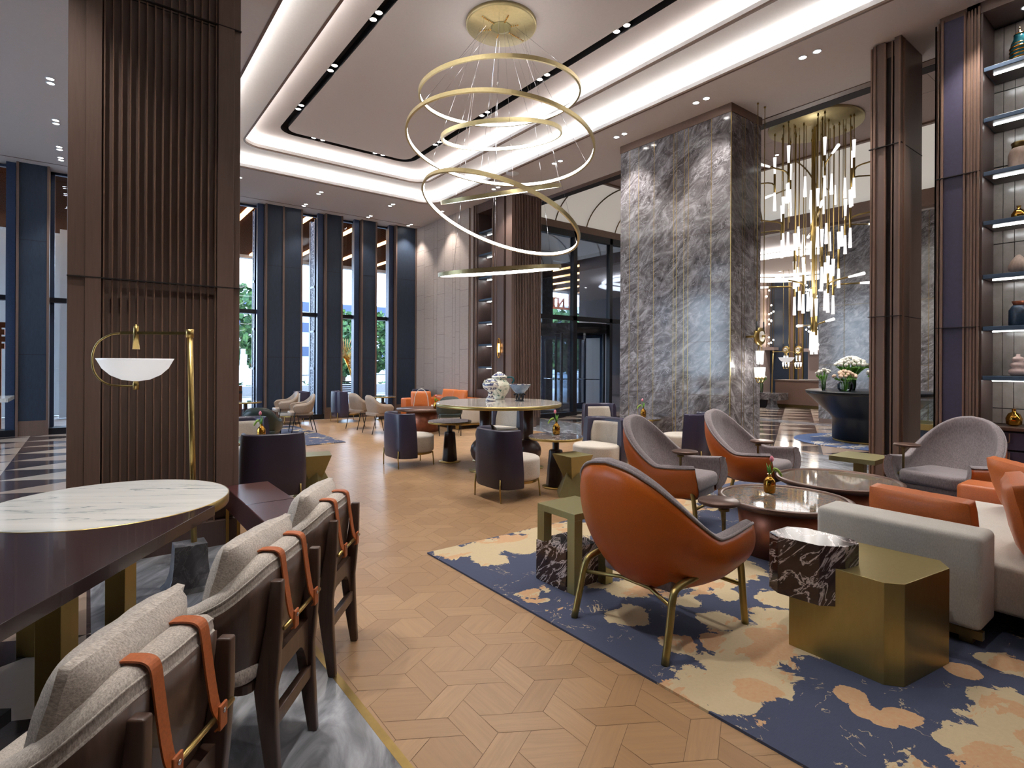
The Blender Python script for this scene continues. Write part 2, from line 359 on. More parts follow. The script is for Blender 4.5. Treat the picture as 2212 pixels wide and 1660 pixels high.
def thing(name, label, cat, loc=(0, 0, 0), rz=0, group=None):
    o = bpy.data.objects.new(name, None); COL.objects.link(o); o.location = loc; o.rotation_euler = (0, 0, rz)
    o['label'] = label; o['category'] = cat
    if group: o['group'] = group
    return o
def tag(o, label, cat, group=None, kind=None):
    o['label'] = label; o['category'] = cat
    if group: o['group'] = group
    if kind: o['kind'] = kind
    return o
def struct(o): o['kind'] = 'structure'; return o
def dup(root, loc, rz, label, group=None):
    def cp(o, par):
        c = o.copy(); COL.objects.link(c)
        if par is not None: c.parent = par
        for ch in kids.get(o.name, []): cp(ch, c)
        return c
    kids = {}
    for o in bpy.data.objects:
        if o.parent is not None: kids.setdefault(o.parent.name, []).append(o)
    r = cp(root, None); r.location = loc; r.rotation_euler = (0, 0, rz); r['label'] = label
    if group: r['group'] = group
    return r
def catmull(P, n=6):
    P = [Vector(p) for p in P]; out = []
    Q = [2*P[0]-P[1]]+P+[2*P[-1]-P[-2]]
    for i in range(1, len(Q)-2):
        for k in range(n):
            t = k/n; a, b, c, d = Q[i-1], Q[i], Q[i+1], Q[i+2]
            out.append(.5*((2*b)+(c-a)*t+(2*a-5*b+4*c-d)*t*t+(3*b-a-3*c+d)*t**3))
    out.append(Q[-2]); return out
def rrect(x0, y0, x1, y1, r, n=8):
    o = []
    for cx, cy_, a in ((x1-r, y1-r, 0), (x0+r, y1-r, PI/2), (x0+r, y0+r, PI), (x1-r, y0+r, 1.5*PI)):
        for i in range(n+1): t = a+PI/2*i/n; o.append((cx+r*math.cos(t), cy_+r*math.sin(t)))
    return o
def flat(mb, outer, holes, z):
    loops = [[Vector((x, y, z)) for x, y in outer]]+[[Vector((x, y, z)) for x, y in h] for h in holes]
    tr = tessellate_polygon(loops); vs = [tuple(p) for l in loops for p in l]; mb.add(vs, tr); return mb
def ringstrip(mb, A, za, B, zb):
    n = len(A); mb.add([(x, y, za) for x, y in A]+[(x, y, zb) for x, y in B], [(i, (i+1) % n, n+(i+1) % n, n+i) for i in range(n)], True); return mb
def spot(name, loc, w, ang=70, blend=.6, col=(1, .965, .93), rad=.05, parent=None, rot=(0, 0, 0)):
    l = bpy.data.lights.new(name, 'SPOT'); l.energy = w; l.spot_size = math.radians(ang); l.spot_blend = blend; l.color = col; l.shadow_soft_size = rad
    o = bpy.data.objects.new(name, l); COL.objects.link(o); o.location = loc; o.rotation_euler = rot
    if parent is not None: o.parent = parent
    return o
t = NT('opal_glass'); t.col((226, 226, 230)); t.p(.35, Emission_Strength=.18); t.b.inputs['Emission Color'].default_value = (1, 1, 1, 1)
# ================================================================== ROOM
CZ = 5.42; YW = 14.59
# --- floors
n_hex = .136
def parquet():
    e = [Vector((math.cos(a), math.sin(a)))*n_hex for a in (0, PI/3, 2*PI/3)]
    R = math.radians(-31); rot = lambda p: (p[0]*math.cos(R)-p[1]*math.sin(R), p[0]*math.sin(R)+p[1]*math.cos(R))
    vs = []; fs = []; tone = []; grain = []
    x0, x1, y0, y1 = .965, 7.90, -1.2, YW-.02
    e1, e2, e3 = e[0], e[1], e[2]
    def clip(poly):
        for ax, lim, sg in ((0, x0, 1), (0, x1, -1), (1, y0, 1), (1, y1, -1)):
            out = []
            for i in range(len(poly)):
                a, b = poly[i], poly[(i+1) % len(poly)]; da = (a[ax]-lim)*sg; db = (b[ax]-lim)*sg
                if da >= 0: out.append(a)
                if (da >= 0) != (db >= 0):
                    t = da/(da-db); out.append((a[0]+(b[0]-a[0])*t, a[1]+(b[1]-a[1])*t))
            poly = out
            if len(poly) < 3: return []
        return poly
    def put(pts, gdir):
        c = sum(pts, Vector((0, 0)))/len(pts)
        pts = [c+(p-c)*(1-.0016/((p-c).length)) for p in pts]
        poly = clip([rot(p) for p in pts])
        if not poly: return
        b = len(vs); vs.extend((x, y, 0.0) for x, y in poly); fs.append(tuple(range(b, b+len(poly))))
        tn = random.random(); g = rot(gdir.normalized()); off = random.random()*50
        for x, y in poly:
            tone.append(tn); u = x*g[0]+y*g[1]; w = -x*g[1]+y*g[0]; grain.append((u*4+off, w*60+off, off))
    for i in range(-60, 61):
        for j in range(-60, 61):
            c = e1*3*i+e2*3*j; q = rot(c)
            if not (x0-.5 < q[0] < x1+.5 and y0-.5 < q[1] < y1+.5): continue
            put([c+e1, c+e2, c+e3, c-e1, c-e2, c-e3], random.choice((e1, e2, e3)))
            for k, t_, u_ in ((e1, e2, e3), (e2, e3, -e1), (e3, -e1, -e2)):
                m = c+k*1.5; a = t_*2; b_ = u_-t_; o = m-a/2-b_/2
                put([o, o+a, o+a+b_, o+b_], t_)
    me = bpy.data.meshes.new('floor'); me.from_pydata(vs, [], fs)
    at = me.attributes.new('tone', 'FLOAT', 'POINT'); at.data.foreach_set('value', tone)
    ag = me.attributes.new('grain', 'FLOAT_VECTOR', 'POINT'); ag.data.foreach_set('vector', [q for g in grain for q in g])
    me.materials.append(M['parquet']); o = bpy.data.objects.new('floor', me); COL.objects.link(o); struct(o)
parquet()
struct(MB().box(.965, -1.2, -.06, 7.90, YW, -.0015).build('floor', 'parquet_gap'))
struct(MB().box(.93, -1.2, -.06, .965, YW, .001).build('trim_1', 'brass'))
struct(MB().box(.02, -1.2, -.06, .93, YW, 0).build('floor', 'grey_marble_floor'))
struct(MB().box(-5.4, -4, -.06, .02, YW, 0).build('floor', 'zigzag_floor'))
struct(MB().box(.02, -4, -.06, 9.75, -1.2, 0).build('floor', 'grey_marble_floor'))
struct(MB().box(7.90, -1.2, -.06, 9.75, 14.0, 0).build('floor', 'grey_marble_floor'))
struct(MB().box(9.75, -4, -.06, 14.3, 14.0, 0).build('floor', 'zigzag_floor'))
struct(MB().box(14.3, -4, -.06, 14.9, 14.0, 0).build('floor', 'grey_marble_floor'))
struct(MB().box(14.9, -4, -.06, 23, 14.0, 0).build('floor', 'zigzag_floor'))

# --- main ceiling with stepped cove
H0 = rrect(1.655, -2.4, 6.82, 12.17, .42, 10); H0o = rrect(1.455, -2.6, 7.02, 12.37, .5, 10)
H1 = rrect(2.31, -1.75, 6.20, 11.57, .36, 10); H1o = rrect(2.11, -1.95, 6.40, 11.77, .5, 10)
c0 = MB(); flat(c0, [(-5.4, -4), (8.56, -4), (8.56, 14.95), (-5.4, 14.95)], [H0], CZ)
struct(c0.build('ceiling', 'ceiling_paint'))
def inset(P, d):
    n = len(P); o = []
    for i in range(n):
        a, b, c = Vector(P[i-1]), Vector(P[i]), Vector(P[(i+1) % n]); t = (c-a).normalized(); nn = Vector((t.y, -t.x)); o.append((b.x+nn.x*d, b.y+nn.y*d))
    return o
def cove(A, Ao, z0, z1, lip):
    m = MB(); back = inset(A, .022)
    ringstrip(m, A, z0, A, z0+lip); ringstrip(m, A, z0+lip, back, z0+lip); ringstrip(m, back, z0+lip, back, z0+.012)
    ringstrip(m, back, z0+.012, Ao, z0+.012); ringstrip(m, Ao, z0+.012, Ao, z1)
    struct(m.build('ceiling', 'cove_paint'))
    t_ = MB(); inn = inset(A, -.006); ringstrip(t_, inset(A, .03), z0-.004, inn, z0-.004); ringstrip(t_, inn, z0-.004, inn, z0+.022); ringstrip(t_, inn, z0+.022, inset(A, .004), z0+.022)
    struct(t_.build('trim_2', 'trim_brown'))
    l = MB(); a = inset(A, .06); b = inset(A, .10); ringstrip(l, a, z0+.072, b, z0+.072); ringstrip(l, a, z0+.018, a, z0+.072); ringstrip(l, b, z0+.018, b, z0+.072)
    return l.build('led_strip', 'led_white')
tag(cove(H0, H0o, CZ, 5.66, .085), 'white light strip hidden behind the outer lip of the stepped ceiling cove', 'light strip', 'cove light strips')
c1 = MB(); flat(c1, H0o, [H1], 5.66); struct(c1.build('ceiling', 'cove_paint'))
tag(cove(H1, H1o, 5.66, 5.90, .085), 'white light strip hidden behind the inner lip of the stepped ceiling cove', 'light strip', 'cove light strips')
SA = rrect(2.84, -1.2, 5.64, 11.13, .32, 10); SB = rrect(2.97, -1.07, 5.51, 11.0, .22, 10)
c2 = MB(); flat(c2, H1o, [SA], 5.90); flat(c2, SB, [], 5.90); struct(c2.build('ceiling', 'ceiling_paint'))
sl = MB(); ringstrip(sl, SA, 5.90, SA, 6.02); ringstrip(sl, SB, 5.90, SB, 6.02); ringstrip(sl, SA, 6.02, SB, 6.02); struct(sl.build('ceiling', 'black_slot'))
# groove line beside the window wall
struct(MB().box(-7, 14.30, CZ-.004, 7.6, 14.33, CZ+.001).build('trim_3', 'trim_brown'))

# --- downlights
def downlight(pts, z, label, w=60, ang=74, slot=False, grp='recessed twin downlights', aim=(0, 0, 0)):
    cx = sum(p[0] for p in pts)/len(pts); cyy = sum(p[1] for p in pts)/len(pts)
    t_ = thing('downlight', label, 'downlight', (cx, cyy, z), 0, grp)
    for x, y in pts:
        MB().lathe([(.052, 0), (.056, -.004), (.044, -.008), (.042, .03)], (x-cx, y-cyy, 0), 20).build('bezel', 'white_plaster' if not slot else 'chrome', t_)
        MB().lathe([(.042, -.003), (.0001, -.0031)], (x-cx, y-cyy, 0), 20).build('lens', 'spot_glow', t_)
    s_ = spot('spot', (0, 0, -.03), w, ang, parent=t_, rot=aim); return t_
def pair(x, y, ax, d=.088):
    return [(x-d, y), (x+d, y)] if ax == 'x' else [(x, y-d), (x, y+d)]
rowL = [8.4, 10.10, 11.77, 13.19, 13.87]
ordn = ['nearest', 'second', 'third', 'fourth', 'fifth', 'sixth', 'seventh', 'eighth']
for i, y in enumerate([10.10, 11.77, 13.19, 13.87]):
    downlight(pair(-.43, y, 'y', .08), CZ, 'twin white downlight left of the fluted pillar, %s from the camera in its row' % ordn[i])
for i, (x, y) in enumerate([(2.55, 12.97), (4.25, 12.90), (5.98, 12.77)]):
    downlight(pair(x, y, 'y'), CZ, 'twin white downlight between ceiling cove and windows, %s from the left in the inner row' % ('first', 'second', 'third')[i])
for i, (x, y) in enumerate([(2.55, 14.12), (4.28, 14.12), (5.99, 14.15)]):
    downlight(pair(x, y, 'y'), CZ, 'twin white downlight close to the window wall, %s from the left' % ('first', 'second', 'third')[i], w=40)
for i, (x, y) in enumerate([(7.22, 1.6), (7.22, 3.28), (7.22, 4.84), (7.24, 6.43), (7.24, 8.04), (7.24, 10.08), (7.26, 12.57), (7.26, 14.3)]):
    downlight(pair(x, y, 'y'), CZ, 'twin white downlight right of the ceiling cove, %s from the camera in its row' % ordn[i], w=75, ang=84)
for i, (x, y) in enumerate([(2.905, 3.45), (2.905, 5.0), (2.905, 6.69), (2.905, 8.27), (2.905, 9.89)]):
    downlight(pair(x, y, 'y'), 5.93, 'twin spotlight in the left arm of the black ceiling slot, %s from the camera' % ordn[i], w=(38 if i == 0 else 75), slot=True, grp='slot spotlights')
for i, (x, y) in enumerate([(5.575, 1.6), (5.575, 3.25), (5.575, 4.94), (5.575, 6.52), (5.575, 8.12), (5.575, 9.8)]):
    downlight(pair(x, y, 'y'), 5.93, 'twin spotlight in the right arm of the black ceiling slot, %s from the camera' % ordn[i], w=(55 if i == 0 else 80), slot=True, grp='slot spotlights')
for i, x in enumerate([3.61, 4.89]):
    downlight(pair(x, 11.065, 'x'), 5.93, 'twin spotlight in the far arm of the black ceiling slot, %s one' % ('left', 'right')[i], w=70, slot=True, grp='slot spotlights')
# light that lands on the dining group beside the camera
for i, (x, y) in enumerate([(-.43, 4.2), (-.43, 6.9), (.6, .9), (.6, 3.0)]):
    downlight(pair(x, y, 'y', .08), CZ, 'twin white downlight above the dining table side, %s from the camera' % ordn[i], w=115)
# ceiling speaker
sp_ = MB().lathe([(.001, -.012), (.07, -.012), (.075, -.006), (.13, -.006), (.14, 0), (.14, .01)], (0, 0, 0), 28)
tag(sp_.build('ceiling_speaker', 'white_plaster', loc=(6.95, 9.1, CZ)), 'round white ceiling grille right of the cove, behind the ring chandelier', 'ceiling vent')

# --- fluted pillar, left foreground
pl = MB()
X0, X1, YF, YB = -.10, .985, 5.12, 6.55
pl.box(X0, YF, 0, X1, YB, CZ)
struct(pl.build('wall_pillar', 'panel_brown'))
pf = MB()
for x0, x1 in ((X0-.02, .075), (.835, X1+.02)):
    pf.box(x0, YF-.06, .30, x1, YF+.02, CZ)
    pf.box(x0+.10 if x0 < 0 else x0-.0, YF-.075, .30, x1 if x0 < 0 else x1-.05, YF-.055, CZ)
struct(pf.build('trim_4', 'panel_brown', bevel=.004))
fl_ = MB()
for i in range(15):
    x = .09+i*(.735/14); fl_.box(x-.0045, YF-.055, .20, x+.0045, YF+.01, CZ)
struct(fl_.build('trim_5', 'copper_edge'))
fb = MB(); fb.box(.075, YF-.012, .18, .835, YF+.01, CZ); struct(fb.build('trim_6', 'panel_brown'))
struct(MB().box(X0-.03, YF-.08, 0, X1+.03, YF+.02, .20).build('baseboard_pillar', 'panel_brown_dark'))
struct(MB().box(X0-.03, YF, 0, X0+.0, YB, .20).box(X1, YF, 0, X1+.03, YB, .20).build('baseboard_pillar', 'panel_brown_dark'))
jn = MB()
for z in (2.11, 4.25):
    jn.box(X0-.022, YF-.0765, z-.004, X1+.022, YF-.05, z+.004); jn.box(.075, YF-.0135, z-.004, .835, YF, z+.004)
struct(jn.build('trim_7', 'black_slot'))

# --- window wall
def winwall():
    panels = [(-5.4, -4.9, None), (-3.6, -3.1, None), (-2.6, -2.1, None), (-1.127, -.624, None), (.02, .5, None), (1.05, 1.55, None), (2.05, 2.6, None), (3.475, 4.37, 3.905), (4.955, 5.425, None), (5.945, 6.395, None), (6.965, 7.63, None)]
    k = 10
    for x0, x1, mid in panels:
        m = MB(); m.box(x0+.035, YW, .30, x1-.035, YW+.34, CZ)
        struct(m.build('wall_far', 'panel_navy'))
        m = MB(); m.box(x0+.03, YW-.012, 0, x1-.03, YW+.34, .30); struct(m.build('baseboard_far', 'panel_brown'))
        m = MB()
        for x in (x0, x1-.04): m.box(x, YW-.03, 0, x+.04, YW+.36, CZ)
        if mid: m.box(mid-.022, YW-.03, .30, mid+.022, YW+.02, CZ)
        struct(m.build('trim_%d' % k, 'panel_brown')); k += 1
        m = MB()
        for z in (1.62, 3.9): m.box(x0+.03, YW-.002, z-.003, x1-.03, YW, z+.003)
        struct(m.build('trim_%d' % k, 'black_slot')); k += 1
    wins = [(-4.9, -3.6), (-3.1, -2.6), (-2.1, -1.127), (-.624, .02), (.5, 1.05), (1.55, 2.05), (2.6, 3.475), (4.37, 4.955), (5.425, 5.945), (6.395, 6.965)]
    for i, (x0, x1) in enumerate(wins):
        w = bpy.data.objects.new('window_%d' % (i+1), None); COL.objects.link(w); w['kind'] = 'structure'
        f = MB(); yg = YW+.38
        f.box(x0, yg-.04, 0, x0+.07, yg+.05, CZ); f.box(x1-.10, yg-.04, 0, x1, yg+.05, CZ)
        f.box(x0, yg-.04, CZ-.05, x1, yg+.05, CZ); f.build('window_frame', 'frame_blue', w)
        s_ = MB(); s_.box(x0, YW+.02, 0, x1, yg+.05, .13); s_.box(x0, YW+.20, 2.70, x1, yg+.04, 2.80); s_.build('window_sill', 'frame_black', w)
        e_ = MB(); e_.box(x1-.16, YW+.10, 0, x1-.02, YW+.20, CZ); e_.build('mullion', 'frame_blue', w)
        g = MB(); g.box(x0+.07, yg, .13, x1-.10, yg+.012, CZ-.05); g.build('pane', 'window_glass', w)
winwall()
# left side and back of the room (never in frame, keeps the light in)
struct(MB().box(-5.4, -4.2, 0, -5.0, 5.6, CZ).build('wall_left', 'panel_navy'))
for i in range(3):
    y0 = 5.6+i*2.9; struct(MB().box(-5.4, y0, 0, -5.0, y0+1.0, CZ).build('wall_left', 'panel_navy'))
    w = bpy.data.objects.new('window_%d' % (30+i), None); COL.objects.link(w); w['kind'] = 'structure'
    f = MB(); f.box(-5.32, y0+1.0, 0, -5.22, y0+1.07, CZ); f.box(-5.32, y0+2.83, 0, -5.22, y0+2.9, CZ); f.box(-5.32, y0+1, 2.70, -5.22, y0+2.9, 2.80); f.box(-5.32, y0+1, 0, -5.22, y0+2.9, .13); f.build('window_frame', 'frame_blue', w)
    MB().box(-5.28, y0+1.07, .13, -5.27, y0+2.83, CZ).build('pane', 'window_glass', w)
struct(MB().box(-7, -4.2, 0, 23, -4, 6.6).build('wall_near', 'panel_mauve'))

# --- right side of the room: oak wall, niche shelf, fluted pier
XR = 7.63
ow = MB(); ow.box(XR, 11.78, 0, XR+.30, YW+.3, CZ); struct(ow.build('wall_right', 'oak_wall'))
js = MB(); random.seed(3)
ys = [11.78, 12.20, 12.42, 12.56, 12.98, 13.38, 13.56, 14.10, YW]
for a, b in zip(ys, ys[1:]):
    z = random.uniform(.2, .9)
    js.box(XR-.0015, a-.0025, 0, XR+.01, a+.0025, CZ)
    while z < CZ: js.box(XR-.0015, a, z-.003, XR+.01, b, z+.003); z += random.choice((.42, .62, .86, 1.1))
struct(js.build('trim_40', 'panel_brown_dark'))
struct(MB().box(XR+.06, 11.60, 0, XR+.30, 11.78, CZ).build('trim_41', 'oak_wall'))
nb = MB()
nb.box(XR+.02, 11.50, 0, XR+.3, 11.60, CZ); nb.box(XR+.02, 10.60, 0, XR+.10, 10.72, CZ); nb.box(XR-.0, 10.30, 0, XR+.06, 10.58, CZ)
nb.box(XR+.45, 10.2, 0, XR+.5, 11.6, CZ); nb.box(XR+.02, 10.7, 5.2, XR+.45, 11.5, CZ); nb.box(XR+.02, 10.7, 0, XR+.45, 11.5, .85)
nb.box(XR+.10, 10.2, 0, XR+.45, 10.62, CZ); nb.box(XR+.06, 11.44, 0, XR+.45, 11.5, CZ)
struct(nb.build('wall_niche', 'panel_brown_dark', bevel=.004))
for y in (10.59, 10.74, 11.47, 11.56): struct(MB().box(XR-.01, y-.012, 0, XR+.04, y+.012, CZ).build('trim_42', 'panel_brown'))
for i, z in enumerate([4.70, 4.14, 3.57, 3.03, 2.47, 1.92, 1.37]):
    sh = MB().box(XR+.07, 10.76, z, XR+.44, 11.43, z+.045).build('niche_shelf', 'navy_shelf', bevel=.003)
    tag(sh, 'blue shelf in the far wall niche, %s from the top' % ('first', 'second', 'third', 'fourth', 'fifth', 'sixth', 'seventh')[i], 'shelf', 'shelves in the far niche')
    MB().box(XR+.30, 10.80, z-.008, XR+.315, 11.40, z).build('led_strip', 'led_shelf', sh)
pr_ = MB(); pr_.box(XR+.10, 10.06, .22, 8.52, 10.24, CZ); struct(pr_.build('wall_pier', 'panel_brown_dark'))
pr_ = MB()
for i in range(17): x = XR+.14+i*.0465; pr_.box(x-.012, 10.02, .22, x+.012, 10.07, CZ)
pr_.box(XR+.02, 10.02, 0, XR+.11, 10.24, CZ)
struct(pr_.build('trim_43', 'panel_brown'))
struct(MB().box(XR+.02, 10.04, 0, 8.42, 10.24, .22).build('baseboard_right', 'panel_brown'))
wl_ = thing('wall_sconce', 'oval brass loop sconce on the brown pier beside the niche', 'wall light', (XR+.0, 10.42, 1.85))
MB().tube([(-.04+.0, .06*math.cos(a), .23*math.sin(a)) for a in [2*PI*i/20 for i in range(20)]], .012, 8, True).build('loop', 'gold', wl_)
MB().cyl((-.04, 0, -.10), .02, .20, 12).build('lamp', 'led_amber', wl_); MB().box(-.035, -.02, -.03, .0, .02, .03).build('bracket', 'gold', wl_)

# --- grey marble column
mc = MB(); mc.box(XR, 4.60, .12, 8.49, 6.76, CZ-.13); struct(mc.build('wall_column', 'grey_marble'))
struct(MB().box(XR-.012, 4.588, CZ-.13, 8.50, 6.77, CZ).build('trim_50', 'trim_brown'))
struct(MB().box(XR+.01, 4.61, 0, 8.48, 6.75, .12).build('baseboard_column', 'panel_brown'))
ln = MB()
for y in (4.60, 4.93, 5.34, 5.42, 5.56, 5.62, 6.02, 6.35, 6.55): ln.box(XR-.0015, y-.004, .12, XR+.01, y+.004, CZ-.13)
for x in (7.95, 8.02, 8.30): ln.box(x-.004, 4.5985, .12, x+.004, 4.61, CZ-.13)
struct(ln.build('trim_51', 'brass'))
ln = MB()
for z in (1.02, 1.85, 2.75, 3.55, 4.35):
    ln.box(XR-.001, 4.60, z-.0025, XR+.01, 6.76, z+.0025); ln.box(XR, 4.599, z-.0025, 8.49, 4.61, z+.0025)
struct(ln.build('trim_52', 'panel_brown_dark'))

# --- soffit edge and lobby beyond
LZ_ = 6.3
sf = MB(); sf.box(8.55, -4, CZ-.012, 8.68, 14, CZ+.10); struct(sf.build('trim_53', 'trim_brown')); struct(MB().box(8.72, -4, CZ-.004, 8.92, 14, LZ_).build('trim_59', 'black_slot'))
struct(MB().box(8.68, -4, CZ+.0, 8.72, 14, CZ+.05).build('trim_54', 'panel_mauve'))
LZ = LZ_
struct(MB().box(8.70, -4, LZ, 13.15, 10.2, LZ+.05).build('ceiling', 'panel_mauve'))
jn = MB()
for y in (-.5, 1.3, 3.1, 4.9, 6.7, 8.5): jn.box(8.7, y-.004, LZ-.001, 13.15, y+.004, LZ+.01)
for x in (10.2, 11.7): jn.box(x-.004, -4, LZ-.001, x+.004, 10.2, LZ+.01)
struct(jn.build('trim_55', 'panel_brown_dark'))
# quarter vault coves with brass ribs
def vault_pt(s, side, q):  # q 0 at the ceiling edge .. 1 at the wall
    a = q*PI/2; dx = 1.42*math.sin(a); dz = 1.0*(1-math.cos(a))
    return (13.15+dx, s, LZ-dz) if side == 'x' else (s, 10.2+dx, LZ-dz)
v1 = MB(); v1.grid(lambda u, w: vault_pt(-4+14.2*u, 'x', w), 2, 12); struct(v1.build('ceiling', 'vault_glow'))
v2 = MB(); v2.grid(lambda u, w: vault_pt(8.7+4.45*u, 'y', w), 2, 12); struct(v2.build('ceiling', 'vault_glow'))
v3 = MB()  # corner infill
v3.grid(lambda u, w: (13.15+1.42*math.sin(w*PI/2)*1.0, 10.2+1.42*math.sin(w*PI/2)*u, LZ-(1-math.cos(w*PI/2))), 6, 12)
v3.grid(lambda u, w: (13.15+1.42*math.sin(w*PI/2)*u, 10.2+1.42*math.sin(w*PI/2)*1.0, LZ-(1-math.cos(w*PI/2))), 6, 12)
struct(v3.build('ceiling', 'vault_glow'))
rb = MB()
for i in range(9): y = -3+i*1.55; rb.tube([tuple(Vector(vault_pt(y, 'x', w/12))-Vector((.015, 0, .015))) for w in range(13)], .022, 4)
for i in range(4): x = 9.15+i*1.22; rb.tube([tuple(Vector(vault_pt(x, 'y', w/12))-Vector((0, .015, .015))) for w in range(13)], .022, 4)
struct(rb.build('trim_56', 'brass_dark'))
struct(MB().box(14.45, -4, 4.98, 14.75, 11.6, 5.34).box(13.10, -4, LZ-.04, 13.2, 10.2, LZ+.0).box(8.7, 10.15, LZ-.04, 13.15, 10.24, LZ).build('trim_57', 'trim_brown'))
struct(MB().box(8.5, 11.55, 5.26, 14.6, 11.75, 5.50).build('trim_58', 'trim_brown'))
struct(MB().box(8.5, 10.24, 0, 8.7, 11.7, CZ+.9).build('wall_vestibule', 'panel_brown_dark'))
# ================================================================== VESTIBULE
def rot_z(a, p=(0, 0, 0)): return Matrix.Translation(p) @ Matrix.Rotation(a, 4, 'Z')
YV = 11.6
vg = bpy.data.objects.new('window_20', None); COL.objects.link(vg); vg['kind'] = 'structure'
f = MB()
for x, w in ((8.72, .06), (11.12, .075), (12.62, .06), (14.40, .08)): f.box(x-w, YV-.06, 0, x+w, YV+.08, 5.30)
f.box(8.7, YV-.06, 5.12, 14.5, YV+.08, 5.30); f.box(8.7, YV-.06, 2.74, 14.5, YV+.08, 2.86); f.box(8.7, YV-.07, 0, 11.15, YV+.08, .11)
f.build('window_frame', 'frame_black', vg)
g = MB()
for a, b in ((8.78, 11.05), (11.2, 12.56), (12.68, 14.32)): g.box(a, YV, 2.86, b, YV+.012, 5.12)
g.box(8.78, YV, .11, 11.05, YV+.012, 2.74); g.box(12.68, YV, .0, 14.32, YV+.012, 2.74); g.build('pane', 'window_glass', vg)
# vestibule side walls and floor
struct(MB().box(8.5, 11.7, 0, 8.7, 15.0, 5.6).box(14.55, 11.6, 0, 14.75, 14.9, 5.6).build('wall_vestibule', 'panel_mauve'))
struct(MB().box(8.7, 14.0, -.06, 14.6, 16.2, 0).build('floor', 'grey_marble_floor'))
vp = MB(); vp.box(8.7, 11.7, 5.5, 14.55, 15.0, 5.6); struct(vp.build('ceiling', 'ceiling_paint'))
# dark door housing behind the first bay
dh = MB(); dh.box(9.95, 12.7, 0, 10.15, 12.9, 5.3); dh.box(10.35, 14.8, 0, 10.7, 15.1, 5.4); dh.box(8.7, 14.9, 2.6, 14.5, 15.05, 2.95); dh.box(12.7, 14.85, 0, 13.2, 15.1, 5.4); dh.box(11.6, 14.9, 0, 11.72, 15.05, 5.4)
dh.box(8.7, 14.9, 5.2, 14.5, 15.05, 5.5); dh.box(9.2, 14.9, 0, 9.3, 15.05, 5.4)
struct(dh.build('wall_entrance', 'frame_black'))
eg = MB(); eg.box(8.7, 14.97, 0, 14.5, 14.98, 5.4); struct(eg.build('window_21', 'window_glass'))
sd = thing('sliding_door', 'dark framed glass sliding door leaf inside the vestibule left of the revolving door', 'door', (10.55, 13.1, 0))
b_ = MB(); b_.box(-.55, -.03, 0, -.43, .03, 2.55); b_.box(.43, -.03, 0, .55, .03, 2.55); b_.box(-.55, -.03, 0, .55, .03, .12); b_.box(-.55, -.03, 2.40, .55, .03, 2.7); b_.build('frame', 'frame_black', sd)
MB().box(-.43, -.006, .12, .43, .006, 2.40).build('pane', 'window_glass', sd)
pn = thing('stone_panel', 'pale stone door jamb panel with a small round orange button, left of the sliding door', 'panel', (9.93, 11.95, 0))
MB().box(-.16, 0, 0, .16, .06, 2.35).build('slab', 'tile_grey', pn, bevel=.004); MB().lathe([(.03, 0), (.001, .004)], (0, 0, 0), 16, m=Matrix.Translation((.05, -.001, 1.18)) @ Matrix.Rotation(PI/2, 4, 'X')).build('button', 'led_amber', pn)
# revolving door
rd = thing('revolving_door', 'dark steel and glass revolving entrance door behind the vestibule glass', 'revolving door', (12.35, 13.0, 0))
MB().lathe([(1.25, 0), (1.25, .30), (1.12, .30), (1.12, 0)], (0, 0, 2.42), 40).build('canopy_ring', 'frame_black', rd)
MB().lathe([(1.25, 0), (1.25, .07), (1.10, .07)], (0, 0, 0), 40).build('floor_ring', 'frame_black', rd)
for a0 in (0.55, 3.7):
    MB().grid(lambda u, v, a0=a0: (1.18*math.cos(a0+1.25*u), 1.18*math.sin(a0+1.25*u), .07+2.35*v), 16, 1).build('curved_glass', 'window_glass', rd)
    for k in (0, 1.25): MB().box(-.035, -.035, 0, .035, .035, 2.45, m=Matrix.Translation((1.18*math.cos(a0+k), 1.18*math.sin(a0+k), 0))).build('post', 'frame_black', rd)
MB().cyl((0, 0, 0), .045, 2.45, 12).build('shaft', 'frame_black', rd)
for k in range(4):
    mm = rot_z(.35+k*PI/2); w = MB(); w.box(.05, -.02, .05, .12, .02, 2.4, mm); w.box(1.0, -.02, .05, 1.08, .02, 2.4, mm); w.box(.05, -.02, .05, 1.08, .02, .2, mm); w.box(.05, -.02, 2.3, 1.08, .02, 2.4, mm)
    wo_ = w.build('door_wing', 'frame_blue', rd)
    MB().box(.12, -.005, .2, 1.0, .005, 2.3, mm).build('pane', 'window_glass', wo_); MB().tube([mm @ Vector((.15, .05, 1.0)), mm @ Vector((.97, .05, 1.0))], .014).build('push_bar', 'chrome', wo_)
# ================================================================== OUTSIDE
struct(MB().box(-30, -14, -.10, 60, 90, -.065).build('ground_plaza', 'plaza_stone'))
ca = MB(); ca.box(-14, 15.02, 5.50, 34, 22.5, 5.7); struct(ca.build('ceiling_canopy', 'canopy_lattice'))
struct(MB().box(-14, 22.45, 5.38, 34, 22.7, 5.85).build('trim_60', 'concrete'))
ordw = ['one', 'two', 'three', 'four', 'five', 'six', 'seven', 'eight', 'nine', 'ten', 'eleven', 'twelve', 'thirteen', 'fourteen', 'fifteen', 'sixteen', 'seventeen']
for i, x in enumerate([-1.2, .3, 1.8, 3.31, 4.80, 6.27, 7.79, 9.36, 10.9, 12.5, 14.1, 15.8, 17.1, 18.5, 20.0, 21.8, 23.4]):
    tag(MB().box(x-.05, 15.1, 5.44, x+.05, 22.3, 5.50).build('canopy_light', 'led_amber'), 'warm amber light line under the outdoor canopy, number %s from the left' % (ordw[i]), 'light strip', 'canopy light lines')
